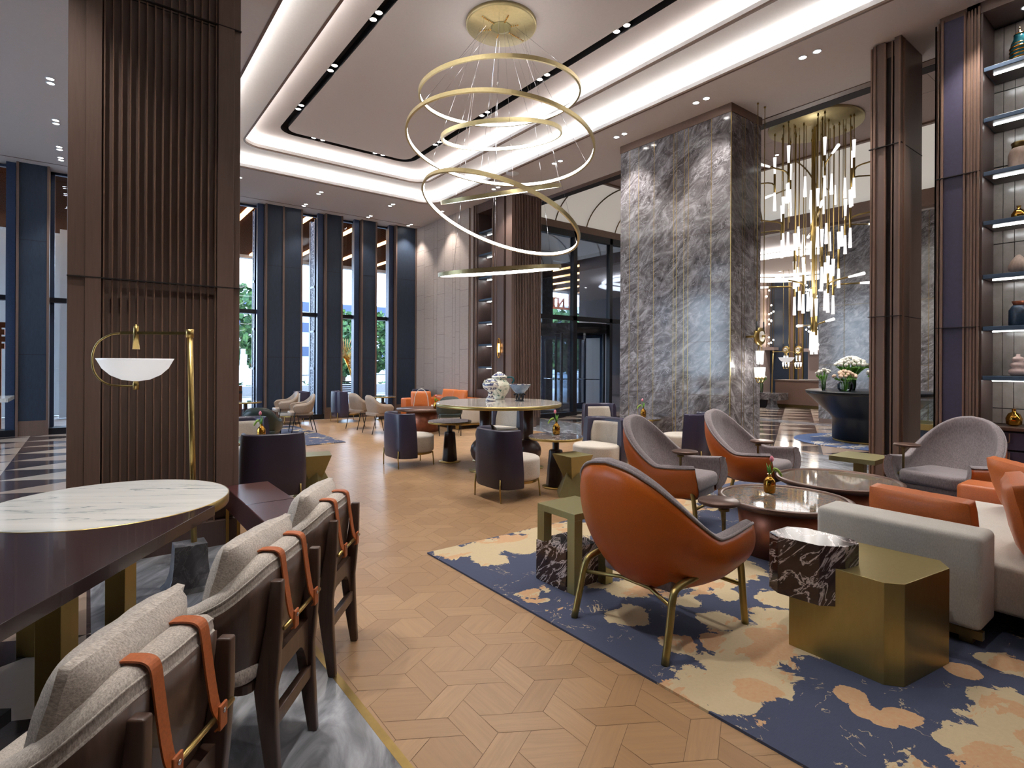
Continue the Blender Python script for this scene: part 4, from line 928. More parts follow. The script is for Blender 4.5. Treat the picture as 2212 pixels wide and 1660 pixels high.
# ================================================================== SHELL ARMCHAIRS
def shell(t_, half, bot, out_mat, in_mat, thick=.055, bulge=.12, seat_z=.40, nu=6, nv=10, out_name='outer_shell', in_name='inner_upholstery', pipe=.009, close=True):
    R = catmull(half, nu); B = catmull(bot, nu); n = len(R)
    full = [(Vector((r.x, -r.y, r.z)), Vector((b.x, -b.y, b.z))) for r, b in zip(reversed(R[1:]), reversed(B[1:]))]+list(zip(R, B))
    cx_ = .08
    def outw(p): d = Vector((p.x-cx_, p.y, 0)); return d.normalized() if d.length > 1e-4 else Vector((-1, 0, 0))
    def cur(r, b, w):
        P1 = r+outw(r)*bulge*.35+Vector((0, 0, -(r.z-b.z)*.38)); P2 = b+outw(b)*bulge+Vector((0, 0, (r.z-b.z)*.12)); u = 1-w
        return r*u**3+P1*3*u*u*w+P2*3*u*w*w+b*w**3
    o = MB(); V = [[tuple(cur(r, b, j/nv)) for r, b in full] for j in range(nv+1)]
    k = len(full); vs = [p for row in V for p in row]; fs = [(j*k+i, j*k+i+1, (j+1)*k+i+1, (j+1)*k+i) for j in range(nv) for i in range(k-1)]
    o.add(vs, fs, True); b0 = nv*k; o.add([tuple(b) for r, b in full], [tuple(range(k))], False)
    o.build(out_name, out_mat, t_, solid=.008)
    inn = MB(); rows = []
    ins = []
    for r, b in full:
        w_ = outw(r); ri = r-w_*thick; lowz = seat_z-.06; bi = Vector((b.x, b.y, lowz))
        # point on the outer profile at seat height, moved inward
        best = min((cur(r, b, j/40) for j in range(41)), key=lambda q: abs(q.z-lowz)); bi = best-outw(best)*thick*1.15; bi.z = lowz
        ins.append((r, ri, bi))
    def icur(r, ri, bi, w):
        P1 = ri+outw(ri)*bulge*.2+Vector((0, 0, -(ri.z-bi.z)*.4)); P2 = bi+outw(bi)*bulge*.28+Vector((0, 0, (ri.z-bi.z)*.2)); u = 1-w
        return ri*u**3+P1*3*u*u*w+P2*3*u*w*w+bi*w**3
    for (r, ri, bi) in [None]*0: pass
    prof = [[r for r, ri, bi in ins], [r+Vector((0, 0, .012)) -(r-ri)*.12 for r, ri, bi in ins], [(r+ri)/2+Vector((0, 0, .022)) for r, ri, bi in ins], [ri+(r-ri)*.12+Vector((0, 0, .012)) for r, ri, bi in ins]]
    for j in range(nv+1): prof.append([icur(r, ri, bi, j/nv) for r, ri, bi in ins])
    vs = [tuple(p) for row in prof for p in row]; m_ = len(prof)
    inn.add(vs, [(j*k+i, j*k+i+1, (j+1)*k+i+1, (j+1)*k+i) for j in range(m_-1) for i in range(k-1)], True)
    if close:
        for e in (0, k-1):
            r, b = full[e]; oc = [cur(r, b, j/nv) for j in range(nv+1)]; ic = [prof[j][e] for j in range(m_)]
            pts = [tuple(p+Vector((.004, 0, 0))) for p in oc]; ring = [tuple(p+Vector((.004, 0, 0))) for p in ic]
            poly = ring+[q for q in reversed(pts)]; inn.add(poly, [tuple(range(len(poly)))], False)
    inn.build(in_name, in_mat, t_)
    if pipe:
        MB().tube([r+outw(r)*.004+Vector((0, 0, .002)) for r, b in full], pipe, 6).build('piping', in_mat, t_)
    return full, cur
def cushion_mesh(sx, sy, sz, crown=.25, n=12, cor=.8, seed=0, wrinkle=0.0):
    rnd = random.Random(seed); m = MB(); ph = [rnd.uniform(0, 6) for _ in range(6)]
    def P(u, v, s):
        a, b = 2*u-1, 2*v-1; e = (1-abs(a)**4)*(1-abs(b)**4); h = sz/2*(crown+(1-crown)*max(0, e)**.55)
        k = 1-.05*(abs(a*b))**2*cor-.03*(1-abs(a)**2)*abs(b)**6
        w = wrinkle*(math.sin(a*7+ph[0]+b*3)*math.sin(b*6+ph[1])+.6*math.sin(a*13+ph[2])*(b**2))
        return (a*sx/2*(1-.04*(1-b*b)*0)*k, b*sy/2*k, s*(h+w))
    for s in (1, -1): m.grid(lambda u, v, s=s: P(u, v, s), n, n)
    e = []
    for i in range(n): e.append((i/n, 0))
    for i in range(n): e.append((1, i/n))
    for i in range(n): e.append((1-i/n, 1))
    for i in range(n): e.append((0, 1-i/n))
    k = len(e); m.add([P(u, v, 1) for u, v in e]+[P(u, v, -1) for u, v in e], [(i, (i+1) % k, k+(i+1) % k, k+i) for i in range(k)], True)
    return m
def seat_pad(sx, sy, sz, r=.06, name='seat_cushion', mat='grey_chenille', t_=None, loc=(0, 0, 0), bev=.03):
    return MB().prism(rrect(-sx/2, -sy/2, sx/2, sy/2, r, 5), 0, sz).build(name, mat, t_, loc=loc, bevel=bev, seg=4, soft=True)

def lounge(label, loc, rz, group='high backed shell armchairs'):
    t_ = thing('armchair', label, 'armchair', loc, rz, group)
    half = [(-.44, 0, .965), (-.425, .14, .94), (-.365, .255, .87), (-.275, .33, .775), (-.155, .372, .67), (-.03, .385, .585), (.05, .385, .562), (.20, .378, .570), (.37, .362, .585)]
    bot = [(-.20, 0, .27), (-.19, .08, .27), (-.15, .15, .27), (-.08, .20, .27), (.02, .225, .27), (.10, .235, .275), (.17, .24, .28), (.25, .24, .29), (.33, .24, .30)]
    shell(t_, half, bot, 'orange_leather', 'grey_chenille', .06, .13)
    seat_pad(.60, .56, .125, .1, 'seat_cushion', 'grey_chenille', t_, (.06, 0, .35), .035)
    MB().prism([(-.2, -.24), (.30, -.265), (.33, -.2), (.335, 0), (.33, .2), (.30, .265), (-.2, .24)], .28, .36).build('seat_front', 'grey_chenille', t_, bevel=.02, seg=3, soft=True)
    for s in (-1, 1):
        y = .315*s; P = catmull([(-.36, y*1.02, 0), (-.315, y, .18), (-.285, y*.98, .30), (-.24, y*.96, .345), (-.10, y*.96, .365), (.10, y*.97, .39), (.24, y*.98, .415), (.30, y, .40), (.335, y, .34), (.36, y*1.0, .16), (.375, y*1.02, 0)], 4)
        MB().tube(P, .0195, 12).build('leg_frame', 'brass_brushed', t_)
    MB().tube([(.355, -.315, .225), (.355, .315, .225)], .013, 8).build('stretcher', 'brass_brushed', t_); MB().tube([(-.29, -.31, .26), (-.20, -.1, .27), (-.20, .1, .27), (-.29, .31, .26)], .011, 8).build('stretcher', 'brass_brushed', t_)
    MB().tube([(.21, -.285, .40), (.21, -.285, .70)], .011, 4, sq=True).cyl((.21, -.285, .665), .03, .02, 12).build('tray_post', 'brass_dark', t_)
    MB().lathe([(.001, .69), (.10, .69), (.112, .697), (.114, .709), (.108, .715), (.001, .715)], (.23, -.24, 0), 32).build('tray', 'bronze_rim', t_)
    return t_
a0 = lounge('orange leather armchair seen from behind in front, high backed with grey inside', (2.63, 2.03, .012), 0)
dup(a0, (4.42, 3.26, .012), math.radians(-78), 'grey lined high backed armchair behind the orange one, left of its twin')
dup(a0, (5.66, 3.18, .012), math.radians(-84), 'grey lined high backed armchair behind the coffee tables, beside the marble column')
dup(a0, (6.58, 1.68, .012), math.radians(168), 'wide grey armchair facing the camera in front of the plum drawer cabinet')

# ================================================================== RUGS
tag(MB().box(2.12, -1.0, 0, 7.0, 3.85, .012).build('rug', 'rug_pattern'), 'large navy rug with cream and peach islands under the orange armchair group', 'rug')
tag(MB().box(1.2, 10.12, 0, 3.84, 13.7, .012).build('rug', 'rug_pattern_far'), 'navy and cream rug near the tall windows under the beige armchairs', 'rug')

# ================================================================== COFFEE TABLES, SIDE TABLES
def coffee(label, loc, r, z=.42, rb=.36):
    t_ = thing('coffee_table', label, 'coffee table', loc, 0, 'round copper coffee tables')
    MB().lathe([(rb*1.02, 0), (rb*.93, z*.45), (rb*.98, z-.05)], (0, 0, 0), 56).build('base', 'copper', t_)
    MB().lathe([(.001, z-.05), (r-.04, z-.05), (r, z-.03), (r, z-.004), (r-.008, z), (r-.04, z), (r-.045, z-.012)], (0, 0, 0), 72, caps=(False, False)).build('rim', 'bronze_rim', t_)
    MB().lathe([(.001, z-.010), (r-.044, z-.010)], (0, 0, 0), 72, False, caps=(True, False)).build('tabletop', 'mineral_top', t_); return t_
coffee('nearer round copper coffee table, its mineral glass top holding a gold tulip vase', (4.46, 2.21, .012), .50)
coffee('further round copper coffee table with bare mineral glass top', (5.60, 2.27, .012), .53)
def bud_vase(label, loc, rz=0, wide=1.0, lean=.3):
    t_ = thing('bud_vase', label, 'vase', loc, rz, 'gold bud vases with a tulip')
    MB().lathe([(.030*wide, 0), (.041*wide, .012), (.043*wide, .07), (.040*wide, .105), (.026*wide, .128), (.0145, .138), (.0145, .156), (.017, .160)], (0, 0, 0), 28).build('bottle', 'gold', t_)
    MB().tube([(0, 0, .14), (lean*.02, 0, .20), (lean*.05, .0, .262)], .004, 6).build('stem', 'leaf_green', t_)
    MB().lathe([(.002, 0), (.013, .008), (.017, .022), (.015, .036), (.006, .050), (.002, .052)], (lean*.055, 0, .258), 12).build('tulip', 'tulip_pink', t_)
    lf = MB(); lf.add([(0, 0, .14), (-.014, .01, .18), (-.026, .006, .25), (.004, .012, .19)], [(0, 1, 2, 3)], True); lf.add([(0, 0, .14), (.01, -.012, .19), (-.01, -.01, .245), (-.012, 0, .18)], [(0, 1, 2, 3)], True); lf.build('leaf', 'leaf_green', t_, solid=.003)
    c = MB(); c.tube([(0, 0, .14), (.03, 0, .185), (.05, 0, .195)], .004, 5)
    for k in range(9): c.ball((.042+.007*k, .002*math.sin(k), .197-.0008*k*k), .015-.0006*k, 8)
    c.build('celosia', 'celosia_green', t_); return t_
bv = bud_vase('gold bottle vase with pink tulip on the nearer copper coffee table', (4.50, 2.35, .432), math.radians(-36), 1.1)

def prism_stool(label, loc, rz=0, s=.27, h=.44):
    t_ = thing('prism_table', label, 'side table', loc, rz, 'faceted brass side tables')
    a = s/2; a *= 1.12; B = [(-a, -a), (a, -a), (a, a), (-a, a)]; T = [(x*math.cos(.62)-y*math.sin(.62), x*math.sin(.62)+y*math.cos(.62)) for x, y in B]
    vs = [(x, y, 0) for x, y in B]+[(x, y, h) for x, y in T]
    m = MB(); q = .02
    m.add(vs[4:]+[(x*q, y*q, .0) for x, y in T], [(3, 2, 1, 0), (4, 5, 6, 7)]+[(i, (i+1) % 4, 4+(i+1) % 4, 4+i) for i in range(4)])
    m.add(vs[:4]+[(x*q, y*q, h-.01) for x, y in B], [(3, 2, 1, 0), (4, 5, 6, 7)]+[(i, (i+1) % 4, 4+(i+1) % 4, 4+i) for i in range(4)])
    m.build('body', 'brass_green', t_, bevel=.002); return t_
p0 = prism_stool('faceted brass green side table left of the big orange armchair', (4.42, 4.62, 0), math.radians(52), .30, .46)
dup(p0, (2.05, 6.34, 0), math.radians(40), 'faceted brass side table beside the navy chair by the fluted pillar')
# U shaped table clasping a marble cube
ut = thing('side_table', 'brass green inverted U side table straddling a brown marble cube beside the orange armchair', 'side table', (2.68, 2.74, .012))
u = MB(); u.box(-.20, -.17, .475, .16, .20, .52); u.box(-.20, -.17, 0, -.13, -.10, .475); u.box(-.20, .13, .06, -.13, .20, .475); u.box(.09, -.17, 0, .16, -.10, .475); u.box(.09, .13, .06, .16, .20, .475)
u.build('frame', 'brass_green', ut, bevel=.002); MB().box(-.21, -.10, 0, .10, .20, .27).build('marble_cube', 'brown_marble', ut, bevel=.003)
# brass block table with marble block
bb = thing('block_table', 'olive brass faceted block table with an overhanging brown marble block', 'side table', (0, 0, .012))
poly = [(2.965, 1.44), (2.945, .99), (3.0, .925), (3.42, .865), (3.52, .93), (3.50, 1.30), (3.44, 1.44)]
body = MB().prism(poly, 0, .475); body.build('brass_block', 'brass_brushed', bb, bevel=.002)
mp_ = [(2.885, 1.46), (2.90, 1.26), (2.985, 1.175), (3.10, 1.155), (3.15, 1.20), (3.16, 1.44), (3.10, 1.52), (2.93, 1.53)]
MB().prism(mp_, .285, .585).build('marble_block', 'brown_marble', bb, bevel=.003)
# T table
tt = thing('side_table', 'square brass green pedestal side table between the far coffee table and the pilaster', 'side table', (6.62, 2.46, .012), math.radians(2))
MB().box(-.25, -.22, .46, .25, .22, .51).build('tabletop', 'brass_green', tt, bevel=.002); MB().box(-.05, -.05, .02, .05, .05, .46).build('stem', 'brass_brushed', tt, bevel=.002); MB().box(-.18, -.16, 0, .18, .16, .02).build('base', 'brass_brushed', tt)

# ================================================================== SOFA
sf_ = thing('sofa', 'cream linen and orange leather sofa with brass foot rail, facing the copper tables', 'sofa', (0, 0, 0))
def soft(name, mat, x0, y0, z0, x1, y1, z1, b=.04, par=sf_, label=None): return MB().box(x0, y0, z0, x1, y1, z1).build(name, mat, par, bevel=b, seg=4, soft=True, label=label)
soft('side_arm', 'cream_linen', 3.70, .80, .10, 3.98, 1.63, .60, .035, label='cream linen end arm')
soft('seat', 'cream_linen', 3.97, .62, .14, 5.72, 1.62, .41, .03)
soft('back_frame', 'orange_leather', 3.80, -.10, .09, 6.08, .62, .585, .035, label='orange leather outer back')
soft('side_arm', 'orange_cushion', 5.76, .62, .14, 6.08, 1.42, .52, .04, label='orange leather far arm')
MB().box(3.72, .80, .055, 3.76, 1.6, .10).build('foot_rail', 'brass', sf_); MB().box(3.82, -.05, .055, 5.9, -.01, .10).build('foot_rail', 'brass', sf_)
for x, y in ((3.79, .88), (3.79, 1.55), (5.6, 1.5), (5.8, 0.02), (3.9, 0.02)): MB().box(x-.03, y-.03, .012, x+.03, y+.03, .10).build('foot', 'brass', sf_)
def pillow(label, loc, rot, sx, sy, sz, mat='orange_cushion', group='orange sofa cushions', seed=1, cat='cushion', wr=.003, crown=.22):
    o = cushion_mesh(sx, sy, sz, crown, 14, .8, seed, wr).build('cushion', mat, loc=loc, rot=rot); tag(o, label, cat, group); return o
pillow('orange leather cushion leaning behind the cream sofa arm', (4.13, 1.19, .545), (math.radians(82), 0, math.radians(82)), .56, .34, .18, seed=2, crown=.5)
pillow('tall orange leather cushion leaning on the orange sofa back, nearest the camera', (4.36, .74, .63), (math.radians(78), 0, math.radians(14)), .56, .44, .18, seed=3, crown=.4)
pillow('orange leather cushion at the far end of the cream sofa seat', (5.42, .95, .60), (math.radians(72), 0, math.radians(40)), .52, .42, .15, seed=4, crown=.35)

# ================================================================== NAVY BARREL CHAIRS
def barrel(label, loc, rz):
    t_ = thing('barrel_chair', label, 'armchair', loc, rz, 'navy and cream barrel chairs')
    def plan(a, k=1.0, d=0.0):  # a -1..1 round the back
        th = a*1.66; c = math.cos(th); s_ = math.sin(th); p = .50
        return Vector((-.05-.26*k*(abs(c)**.75)*(1 if c > 0 else -.45)+d*0, (.320*k)*math.copysign(abs(s_)**p, s_), 0))
    n = 28; zs = [(.14, .97), (.16, 1.0), (.30, 1.02), (.55, .99), (.72, .95), (.765, .93)]
    o = MB(); V = [plan(-1+2*i/n, k) + Vector((-.05*(z-.14) , 0, z)) for z, k in zs for i in range(n+1)]
    o.add([tuple(p) for p in V], [(j*(n+1)+i, j*(n+1)+i+1, (j+1)*(n+1)+i+1, (j+1)*(n+1)+i) for j in range(len(zs)-1) for i in range(n)], True)
    zi = [(.765, .93), (.778, .88), (.772, .81), (.74, .775), (.40, .78)]
    V = [plan(-1+2*i/n, k)+Vector((-.05*(z-.14), 0, z)) for z, k in zi for i in range(n+1)]
    o.add([tuple(p) for p in V], [(j*(n+1)+i, j*(n+1)+i+1, (j+1)*(n+1)+i+1, (j+1)*(n+1)+i) for j in range(len(zi)-1) for i in range(n)], True)
    for e in (0, n):
        pts = [plan(-1+2*e/n, k)+Vector((-.05*(z-.14), 0, z)) for z, k in zs]+[plan(-1+2*e/n, k)+Vector((-.05*(z-.14), 0, z)) for z, k in zi[1:]]+[plan(-1+2*e/n, .78)+Vector((0, 0, .15))]
        o.add([tuple(p) for p in pts], [tuple(range(len(pts)))])
    o.build('back_shell', 'navy_leather', t_)
    def inner(u, v):
        a = -1+2*u; a *= .80; z = .38+(.72-.38)*v; taper = 1-.28*max(0, v-.55)**1.3*abs(a)*2.2
        p = plan(a*taper, .74); return (p.x-.05*(z-.14)+.012, p.y, z)
    MB().grid(inner, 22, 8).build('inner_back', 'linen', t_, solid=.02)
    D = [(-.16, -.27), (.06, -.315)]+[(.06+.30*math.sin(b), -.315*math.cos(b)) for b in [PI*i/14 for i in range(1, 14)]]+[(.06, .315), (-.16, .27)]
    MB().prism(D, .205, .45).build('seat', 'linen', t_, bevel=.035, seg=4, soft=True)
    E = [(x*.93, y*.93) for x, y in D]; MB().prism(E, .178, .204).build('base_ring', 'brass', t_)
    for x, y in ((-.262, -.225), (-.262, .225)): MB().tube([(x-.03, y*1.1, 0), (x-.035, y*1.06, .14), (x-.03, y*1.04, .25)], [.008, .010, .010], 8).build('leg', 'brass', t_)
    for x, y in ((.28, -.19), (.28, .19)): MB().tube([(x+.01, y*1.1, 0), (x, y, .20)], [.008, .010], 8).build('leg', 'brass', t_)
    return t_
b0 = barrel('navy barrel chair with cream seat, side on, nearest the round high table', (3.79, 5.0, 0), 0)
dup(b0, (3.76, 7.38, 0), 0, 'navy barrel chair with cream seat left of the round high table')
dup(b0, (5.36, 5.10, 0), math.radians(186), 'cream fronted barrel chair facing left, in front of the orange armchair pair')
dup(b0, (7.28, 6.86, 0), math.radians(250), 'cream fronted barrel chair furthest back, left of the marble column')
dup(b0, (7.13, 5.00, 0), math.radians(106), 'navy barrel chair seen from behind against the grey marble column')
dup(b0, (1.54, 6.16, 0), math.radians(84), 'large navy barrel chair seen from behind beside the fluted pillar')
dup(b0, (1.60, 7.66, 0), math.radians(-84), 'cream fronted barrel chair behind the fluted pillar, facing the camera')
dup(b0, (5.44, 7.36, 0), math.radians(196), 'cream fronted barrel chair behind the pedestals of the high table')
dup(b0, (5.20, 13.72, 0), 0, 'navy barrel chair by the tall windows with its back to the left')
dup(b0, (7.02, 13.45, 0), PI, 'cream and navy barrel chair in the window corner by the oak wall')
dup(b0, (4.02, 14.0, 0), PI, 'small navy barrel chair against the double window panel behind the beige chairs')

# small round tables
def pedestal_table(label, loc, r=.33, z=.62):
    t_ = thing('pedestal_table', label, 'table', loc, 0, 'small marble pedestal tables')
    MB().lathe([(.001, z-.035), (r-.005, z-.035), (r, z-.03), (r, z-.006)], (0, 0, 0), 48).build('rim', 'brass', t_)
    MB().lathe([(r, z-.006), (r-.004, z), (.001, z)], (0, 0, 0), 48, False).build('tabletop', 'dark_table_marble', t_)
    MB().lathe([(.115, .018), (.118, .03), (.085, .43), (.078, .452), (.042, .455), (.042, z-.035)], (0, 0, 0), 8).build('column', 'espresso', t_, bevel=.006)
    MB().lathe([(.001, 0), (.165, 0), (.165, .012), (.11, .02), (.001, .02)], (0, 0, 0), 40).build('base', 'brass', t_); return t_
t0 = pedestal_table('marble topped pedestal table with tulip vase beside the nearest side on barrel chair', (4.52, 5.02, 0))
for l, p in (('marble topped pedestal table left of the high table, no vase', (4.38, 7.27, 0)), ('marble topped pedestal table with vase in front of the marble column', (7.22, 5.95, 0)),
             ('pedestal table with vase between the chairs beside the fluted pillar', (1.46, 6.86, 0)), ('pedestal table by the tall windows between two barrel chairs', (6.15, 13.6, 0)), ('pedestal table at the window nearest the fluted pillar', (2.75, 13.2, .012))):
    dup(t0, p, 0, l)
for l, p, rz in (('gold bottle vase with pink tulip on the pedestal table by the prism side table', (4.60, 5.10, .62), 2.6), ('gold bottle vase with pink tulip in front of the marble column', (7.27, 5.93, .62), 2.4),
                 ('gold bottle vase with pink tulip behind the large navy chair', (1.60, 6.86, .62), 2.2), ('gold bottle vase with white tulip on the far copper table', (6.02, 10.60, .50), .3)):
    dup(bv, p, rz, l)

# ================================================================== HIGH TABLE
ht = thing('high_table', 'large round marble high table with brass rim on dark ball pedestals', 'table', (4.83, 6.62, 0)); HZ = .925; HR = .92
MB().lathe([(.001, HZ-.055), (HR-.005, HZ-.055), (HR, HZ-.05), (HR, HZ-.006)], (0, 0, 0), 80).build('rim', 'brass_brushed', ht)
MB().lathe([(HR, HZ-.006), (HR-.006, HZ), (.001, HZ)], (0, 0, 0), 80, False).build('tabletop', 'white_marble_warm', ht)
for x, y, zb, rb in ((-.42, -.24, .28, .20), (.22, -.42, .24, .19), (.05, .38, .40, .18)):
    MB().lathe([(.001, 0), (.22, 0), (.22, .010), (.04, .016), (.04, .1)], (x, y, 0), 36).build('base', 'brass_brushed', ht)
    MB().ball((x, y, zb), rb, 28, .95).build('ball', 'espresso', ht); MB().cyl((x, y, zb), .072, HZ-.055-zb, 24).build('column', 'espresso', ht)
v_ = thing('footed_jar', 'blue and white footed jar with lid, in front of the taller jar', 'jar', (4.86, 6.88, HZ)); v_.scale = (1.08,)*3
MB().lathe([(.075, 0), (.07, .02), (.035, .07), (.03, .12), (.05, .145), (.10, .18), (.115, .215), (.112, .245), (.095, .262)], (0, 0, 0), 32).build('body', 'painted_ceramic', v_); MB().lathe([(.10, .262), (.098, .275), (.06, .305), (.03, .315), (.001, .318)], (0, 0, 0), 32).build('lid', 'painted_ceramic', v_)
for s in (-1, 1): MB().lathe([(.012, 0), (.016, .012), (.008, .025), (.001, .045)], (.10*s, 0, .26), 12).build('finial', 'green_cream_ceramic', v_)
v_ = thing('lidded_jar', 'tall cream and green lidded jar with loop handle on the high table', 'jar', (5.20, 7.12, HZ)); v_.scale = (1.16,)*3
MB().lathe([(.075, 0), (.08, .02), (.075, .03), (.12, .09), (.145, .16), (.14, .21), (.10, .26), (.085, .285), (.11, .295)], (0, 0, 0), 32).build('body', 'green_cream_ceramic', v_); MB().lathe([(.11, .295), (.105, .315), (.07, .35), (.035, .36), (.035, .372), (.028, .376), (.001, .378)], (0, 0, 0), 32).build('lid', 'painted_ceramic', v_)
MB().tube(catmull([(.09, -.06, .30), (.15, -.09, .30), (.17, -.10, .26), (.15, -.09, .22)], 5), .012, 8).build('handle', 'teal_glaze', v_)
v_ = thing('footed_bowl', 'blue glass bowl on a twisted foot, right of the painted jars', 'bowl', (5.22, 6.62, HZ)); v_.scale = (1.12,)*3
MB().lathe([(.04, .10), (.06, .108), (.10, .15), (.145, .215), (.15, .225), (.142, .222), (.095, .16), (.05, .12)], (0, 0, 0), 36).build('bowl', 'blue_glaze', v_); MB().lathe([(.148, .222), (.153, .226), (.148, .230)], (0, 0, 0), 36).build('rim', 'painted_ceramic', v_)
f_ = MB(); f_.lathe([(.06, 0), (.058, .014), (.03, .02)], (0, 0, 0), 24)
for k in range(5):
    a = 2*PI*k/5; f_.tube(catmull([(.045*math.cos(a), .045*math.sin(a), .01), (.05*math.cos(a+.3), .05*math.sin(a+.3), .06), (.04*math.cos(a+.5), .04*math.sin(a+.5), .10), (.085*math.cos(a+.2), .085*math.sin(a+.2), .085)], 4), .009, 6)
f_.build('foot', 'black_gloss', v_)

# ================================================================== BEIGE AND GREEN CHAIRS, FAR LOUNGE
def small_arm(label, loc, rz, mat='beige_leather', inner='taupe_leather', group='beige leather armchairs'):
    t_ = thing('armchair', label, 'armchair', loc, rz, group)
    half = [(-.27, 0, .79), (-.262, .10, .785), (-.235, .18, .75), (-.18, .235, .68), (-.08, .265, .615), (.04, .27, .60), (.15, .265, .59), (.20, .26, .55)]
    bot = [(-.20, 0, .42), (-.195, .08, .42), (-.18, .15, .42), (-.14, .21, .42), (-.05, .24, .42), (.05, .25, .42), (.13, .25, .43), (.17, .25, .45)]
    shell(t_, half, bot, mat, mat, .03, .02, .50, 4, 6, 'outer_shell', 'inner_shell', 0)
    MB().prism(rrect(-.22, -.23, .25, .23, .05, 4), .37, .45).build('seat', mat, t_, bevel=.02, seg=3, soft=True)
    for s in (-1, 1):
        MB().tube([(.22, .21*s, 0), (.17, .235*s, .30), (.15, .25*s, .47)], .009, 6).build('leg', 'black_metal', t_)
        MB().tube([(-.28, .22*s, 0), (-.19, .225*s, .36), (-.17, .21*s, .45)], .009, 6).build('leg', 'black_metal', t_)
        MB().tube([(.18, .23*s, .36), (-.19, .22*s, .36)], .007, 6).build('seat_rail', 'black_metal', t_)
    return t_
s0 = small_arm('beige leather armchair with thin black legs, nearest on the far rug, facing left', (3.60, 12.05, .012), math.radians(172))
dup(s0, (3.58, 13.15, .012), math.radians(176), 'beige leather armchair with thin black legs, further back on the far rug')
dup(s0, (4.95, 12.05, 0), math.radians(12), 'beige leather armchair left of its twin, in front of the window barrel chair')
dup(s0, (4.95, 11.12, 0), math.radians(4), 'beige leather armchair nearest the far copper coffee table')
g0 = small_arm('dark green leather armchair behind the chairs at the fluted pillar', (2.14, 9.15, 0), math.radians(64), 'green_leather', 'green_leather', 'dark green armchairs')
dup(g0, (6.03, 10.02, 0), math.radians(62), 'dark green leather armchair in front of the far orange sofa')
fc = thing('coffee_table', 'far round copper table with dark top beside the dark green armchair', 'coffee table', (5.86, 10.90, 0), 0, 'round copper coffee tables')
MB().lathe([(.37, 0), (.33, .22), (.35, .45)], (0, 0, 0), 40).build('base', 'copper', fc); MB().lathe([(.001, .45), (.55, .45), (.56, .47), (.56, .50), (.001, .50)], (0, 0, 0), 48).build('tabletop', 'bronze_rim', fc)
fsf = thing('sofa', 'far cream linen and orange sofa on brass feet along the oak wall', 'sofa', (0, 0, 0))
soft('side_arm', 'cream_linen', 6.55, 10.55, .12, 7.50, 10.80, .62, .03, fsf); soft('seat', 'cream_linen', 6.55, 10.80, .14, 7.45, 12.85, .41, .03, fsf); soft('back_frame', 'orange_leather', 7.22, 10.80, .30, 7.52, 12.85, .66, .04, fsf, 'orange leather back')
soft('side_arm', 'orange_cushion', 6.35, 12.70, .14, 7.40, 12.98, .60, .04, fsf, 'orange leather far arm')
MB().box(6.58, 10.55, .09, 7.48, 10.60, .12).build('foot_rail', 'brass', fsf); MB().box(6.56, 10.61, .09, 6.60, 12.9, .12).build('foot_rail', 'brass', fsf)
for x, y in ((6.62, 10.66), (7.4, 10.66), (6.62, 12.8), (7.4, 12.8)): MB().box(x-.03, y-.03, 0, x+.03, y+.03, .1).build('foot', 'brass', fsf)
pillow('orange cushion on the left end of the far sofa', (6.55, 12.25, .60), (math.radians(80), 0, math.radians(-20)), .50, .40, .14, seed=7, group='far sofa cushions')
pillow('orange cushion on the far sofa back, left of the pair behind the high table', (7.10, 11.80, .66), (math.radians(80), 0, math.radians(-70)), .46, .40, .14, seed=8, group='far sofa cushions')
pillow('orange cushion on the far sofa back, right of the pair behind the high table', (7.08, 11.30, .66), (math.radians(80), 0, math.radians(-76)), .46, .40, .14, seed=9, group='far sofa cushions')
al = thing('arc_lamp', 'pale arched floor lamp standing in front of the far orange sofa', 'lamp', (6.27, 11.72, 0), math.radians(-30))
MB().tube([(-.24, 0, 0), (-.24, 0, .35)]+[(-.20*math.cos(a), 0, .60+.30*math.sin(a)) for a in [PI*i/10 for i in range(11)]]+[(.22, 0, .35), (.22, 0, 0)], .012, 4, sq=True, ry=.05).build('arch', 'cream_linen', al)
MB().box(-.3, -.09, 0, .3, .09, .02).build('base', 'cream_linen', al); al.scale = (.8, .8, .98)
# ================================================================== DINING TABLE, CHAIRS, LAMP (left foreground)
dt = thing('dining_table', 'dark wood dining table with a round white marble inlay and thick brass rim', 'table', (0, 0, 0)); TZD = .745
ax = Vector((-.55, -.835)).normalized(); pw = Vector((-ax.y*-1, -ax.x)) if False else Vector((-.835, .55)).normalized()
C0 = Vector((.535, 3.262)); L_ = 3.4; Wd = .95
slab = [tuple(C0), tuple(C0+ax*L_), tuple(C0+ax*L_+pw*Wd), tuple(C0+pw*Wd)]
MB().prism(slab, TZD-.055, TZD-.0015).build('wood_top', 'walnut_top', dt, bevel=.002)
MB().lathe([(.001, TZD-.058), (.557, TZD-.058), (.562, TZD-.05), (.562, TZD-.001), (.556, TZD+.0005)], (.108, 3.68, 0), 96, caps=(True, False)).build('rim', 'brass', dt)
MB().lathe([(.557, TZD), (.001, TZD+.0005)], (.108, 3.68, 0), 96, False, caps=(False, False)).build('marble_inlay', 'white_marble', dt)
ang = math.atan2(ax.y, ax.x)
for x, y in ((.13, 3.23), (-.085, 2.62), (-.62, 1.55), (-.22, 3.75), (-.95, 2.3)):
    m = Matrix.Translation((x, y, 0)) @ Matrix.Rotation(ang, 4, 'Z'); MB().box(-.045, -.045, 0, .045, .045, TZD-.055, m).build('leg', 'brass_brushed', dt, bevel=.002)
m = Matrix.Translation((-.75, 2.15, 0)) @ Matrix.Rotation(ang, 4, 'Z'); MB().box(-.9, -.03, .10, .9, .03, .15, m).build('foot_rail', 'black_metal', dt)

